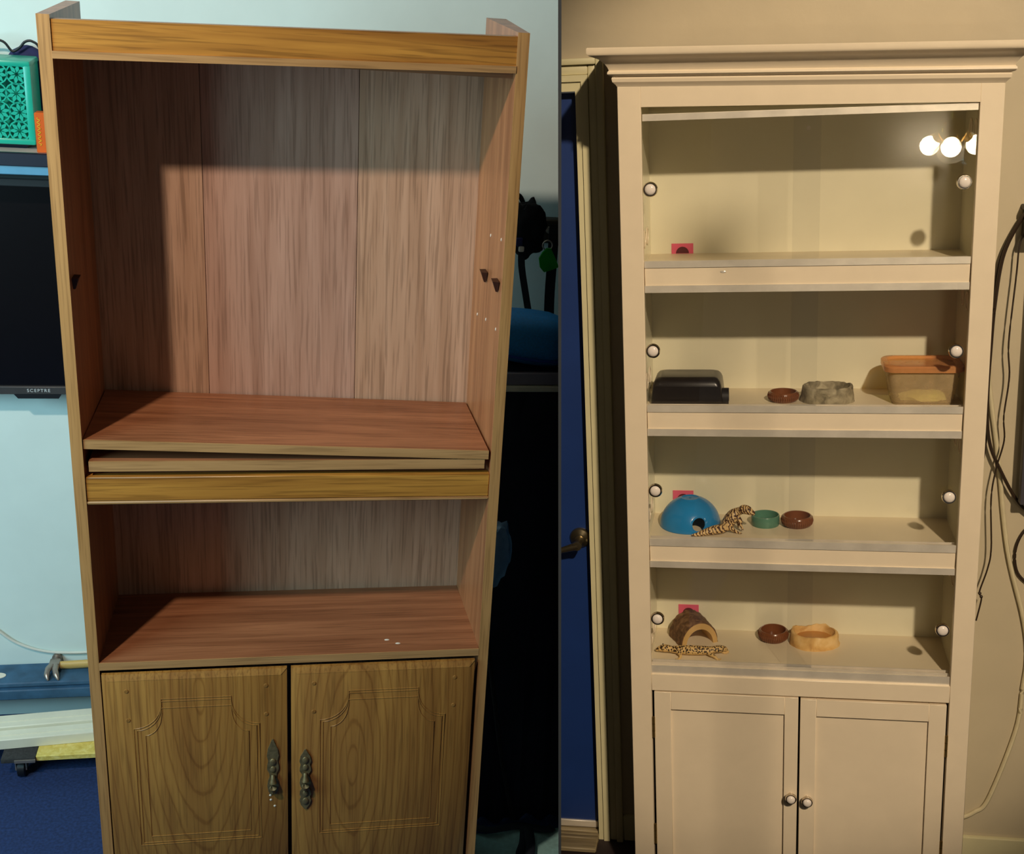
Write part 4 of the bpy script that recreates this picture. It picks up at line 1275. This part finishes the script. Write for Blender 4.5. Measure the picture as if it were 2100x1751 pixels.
single('R', 'black_loop_cord', (0.57, 0.25, -0.36), B().tube(smooth([(0.66, 0.2640, -0.19), (0.625, 0.2640, -0.26), (0.575, 0.2640, -0.31), (0.558, 0.2640, -0.37), (0.575, 0.2640, -0.43), (0.64, 0.2640, -0.46), (0.72, 0.2640, -0.40), (0.76, 0.2640, -0.30), (0.77, 0.2640, -0.19)], 8), 0.0036, 8),
       'black_cord', 'dark cord loop on the tan wall below the grey panel', 'cord')
gp = thing('R', 'wall_panel', (0.75, 0.25, -0.23), 'dark grey flat panel mounted on the tan wall beside the cords', 'panel')
part(gp, 'panel_body', B().box(0.552, 1.25, 0.215, 0.245, -0.225, 0.405, 0.004, 2), 'grey_panel')
part(gp, 'wall_mount', B().box(0.70, 1.05, 0.244, 0.271, -0.05, 0.20, 0.003), 'black_box')
br = thing('R', 'cable_box', (0.57, 0.25, 0.41), 'black box fixed to the tan wall above the grey panel', 'box')
part(br, 'case', B().box(0.527, 0.66, 0.205, 0.271, 0.414, 0.478, 0.004, 2), 'black_box')
part(br, 'bracket', B().box(0.523, 0.60, 0.225, 0.271, 0.478, 0.49, 0.002), 'black_box')
rg = B()
rows = []
random.seed(8)
for i in range(30):
    rows.append([(0.50 + k * 0.014, 0.02 + i * 0.0065, FR + 0.012 + random.random() * 0.018) for k in range(30)])
rg.rings(rows, close=False, cap=False)
rg.box(0.495, 0.915, 0.015, 0.215, FR, FR + 0.012)
single('R', 'shag_rug', (0.70, 0.11, FR), rg, 'rug_dark', 'small shaggy charcoal rug on the floor by the baseboard', 'rug')

# ------------------------------------------------------------------ ceiling lamp outside the picture (seen reflected in the glass)
fx, fy, fz = 0.61, -2.0, 0.50
fan = thing('R', 'ceiling_lamp_offscreen', (fx, fy, fz), 'brass ceiling lamp with three lit glass shades, mirrored in the top glass pane', 'lamp')
part(fan, 'downrod', B().tube([(fx, fy, fz + 0.13), (fx, fy, 1.74)], 0.006, 10), 'fan_brass')
part(fan, 'canopy', B().lathe([(0, 0.0), (0.02, 0.0), (0.045, 0.03), (0.05, 0.04), (0, 0.04)], (fx, fy, 1.71), 24), 'fan_brass')
part(fan, 'light_hub', B().lathe([(0, 0.05), (0.03, 0.05), (0.05, 0.08), (0.05, 0.11), (0.03, 0.14), (0, 0.14)], (fx, fy, fz), 28), 'fan_brass')
for a in (math.radians(100), math.radians(220), math.radians(340)):
    ca, sa = math.cos(a), math.sin(a)
    d3 = Vector((ca * 0.75, sa * 0.75, -0.66)).normalized()
    p0 = Vector((fx + ca * 0.045, fy + sa * 0.045, fz + 0.085))
    q = d3.to_track_quat('Z', 'Y').to_matrix().to_4x4()
    t = B().lathe([(0.018, 0.0), (0.026, 0.02), (0.040, 0.06), (0.060, 0.105), (0.066, 0.115), (0.063, 0.115), (0.057, 0.104), (0.037, 0.06), (0.023, 0.02), (0.018, 0.0)], (0, 0, 0), 28)
    bmesh.ops.transform(t.bm, matrix=Matrix.Translation(p0) @ q, verts=t.bm.verts)
    s = part(fan, 'shade', t, 'shade')
    p1 = p0 + d3 * 0.065
    part(s, 'bulb', B().ball(p1, 0.036, (1, 1, 1), 16), 'bulb')
    part(s, 'socket', B().tube([p0 - d3 * 0.01, p0 + d3 * 0.03], 0.017, 12), 'fan_brass')
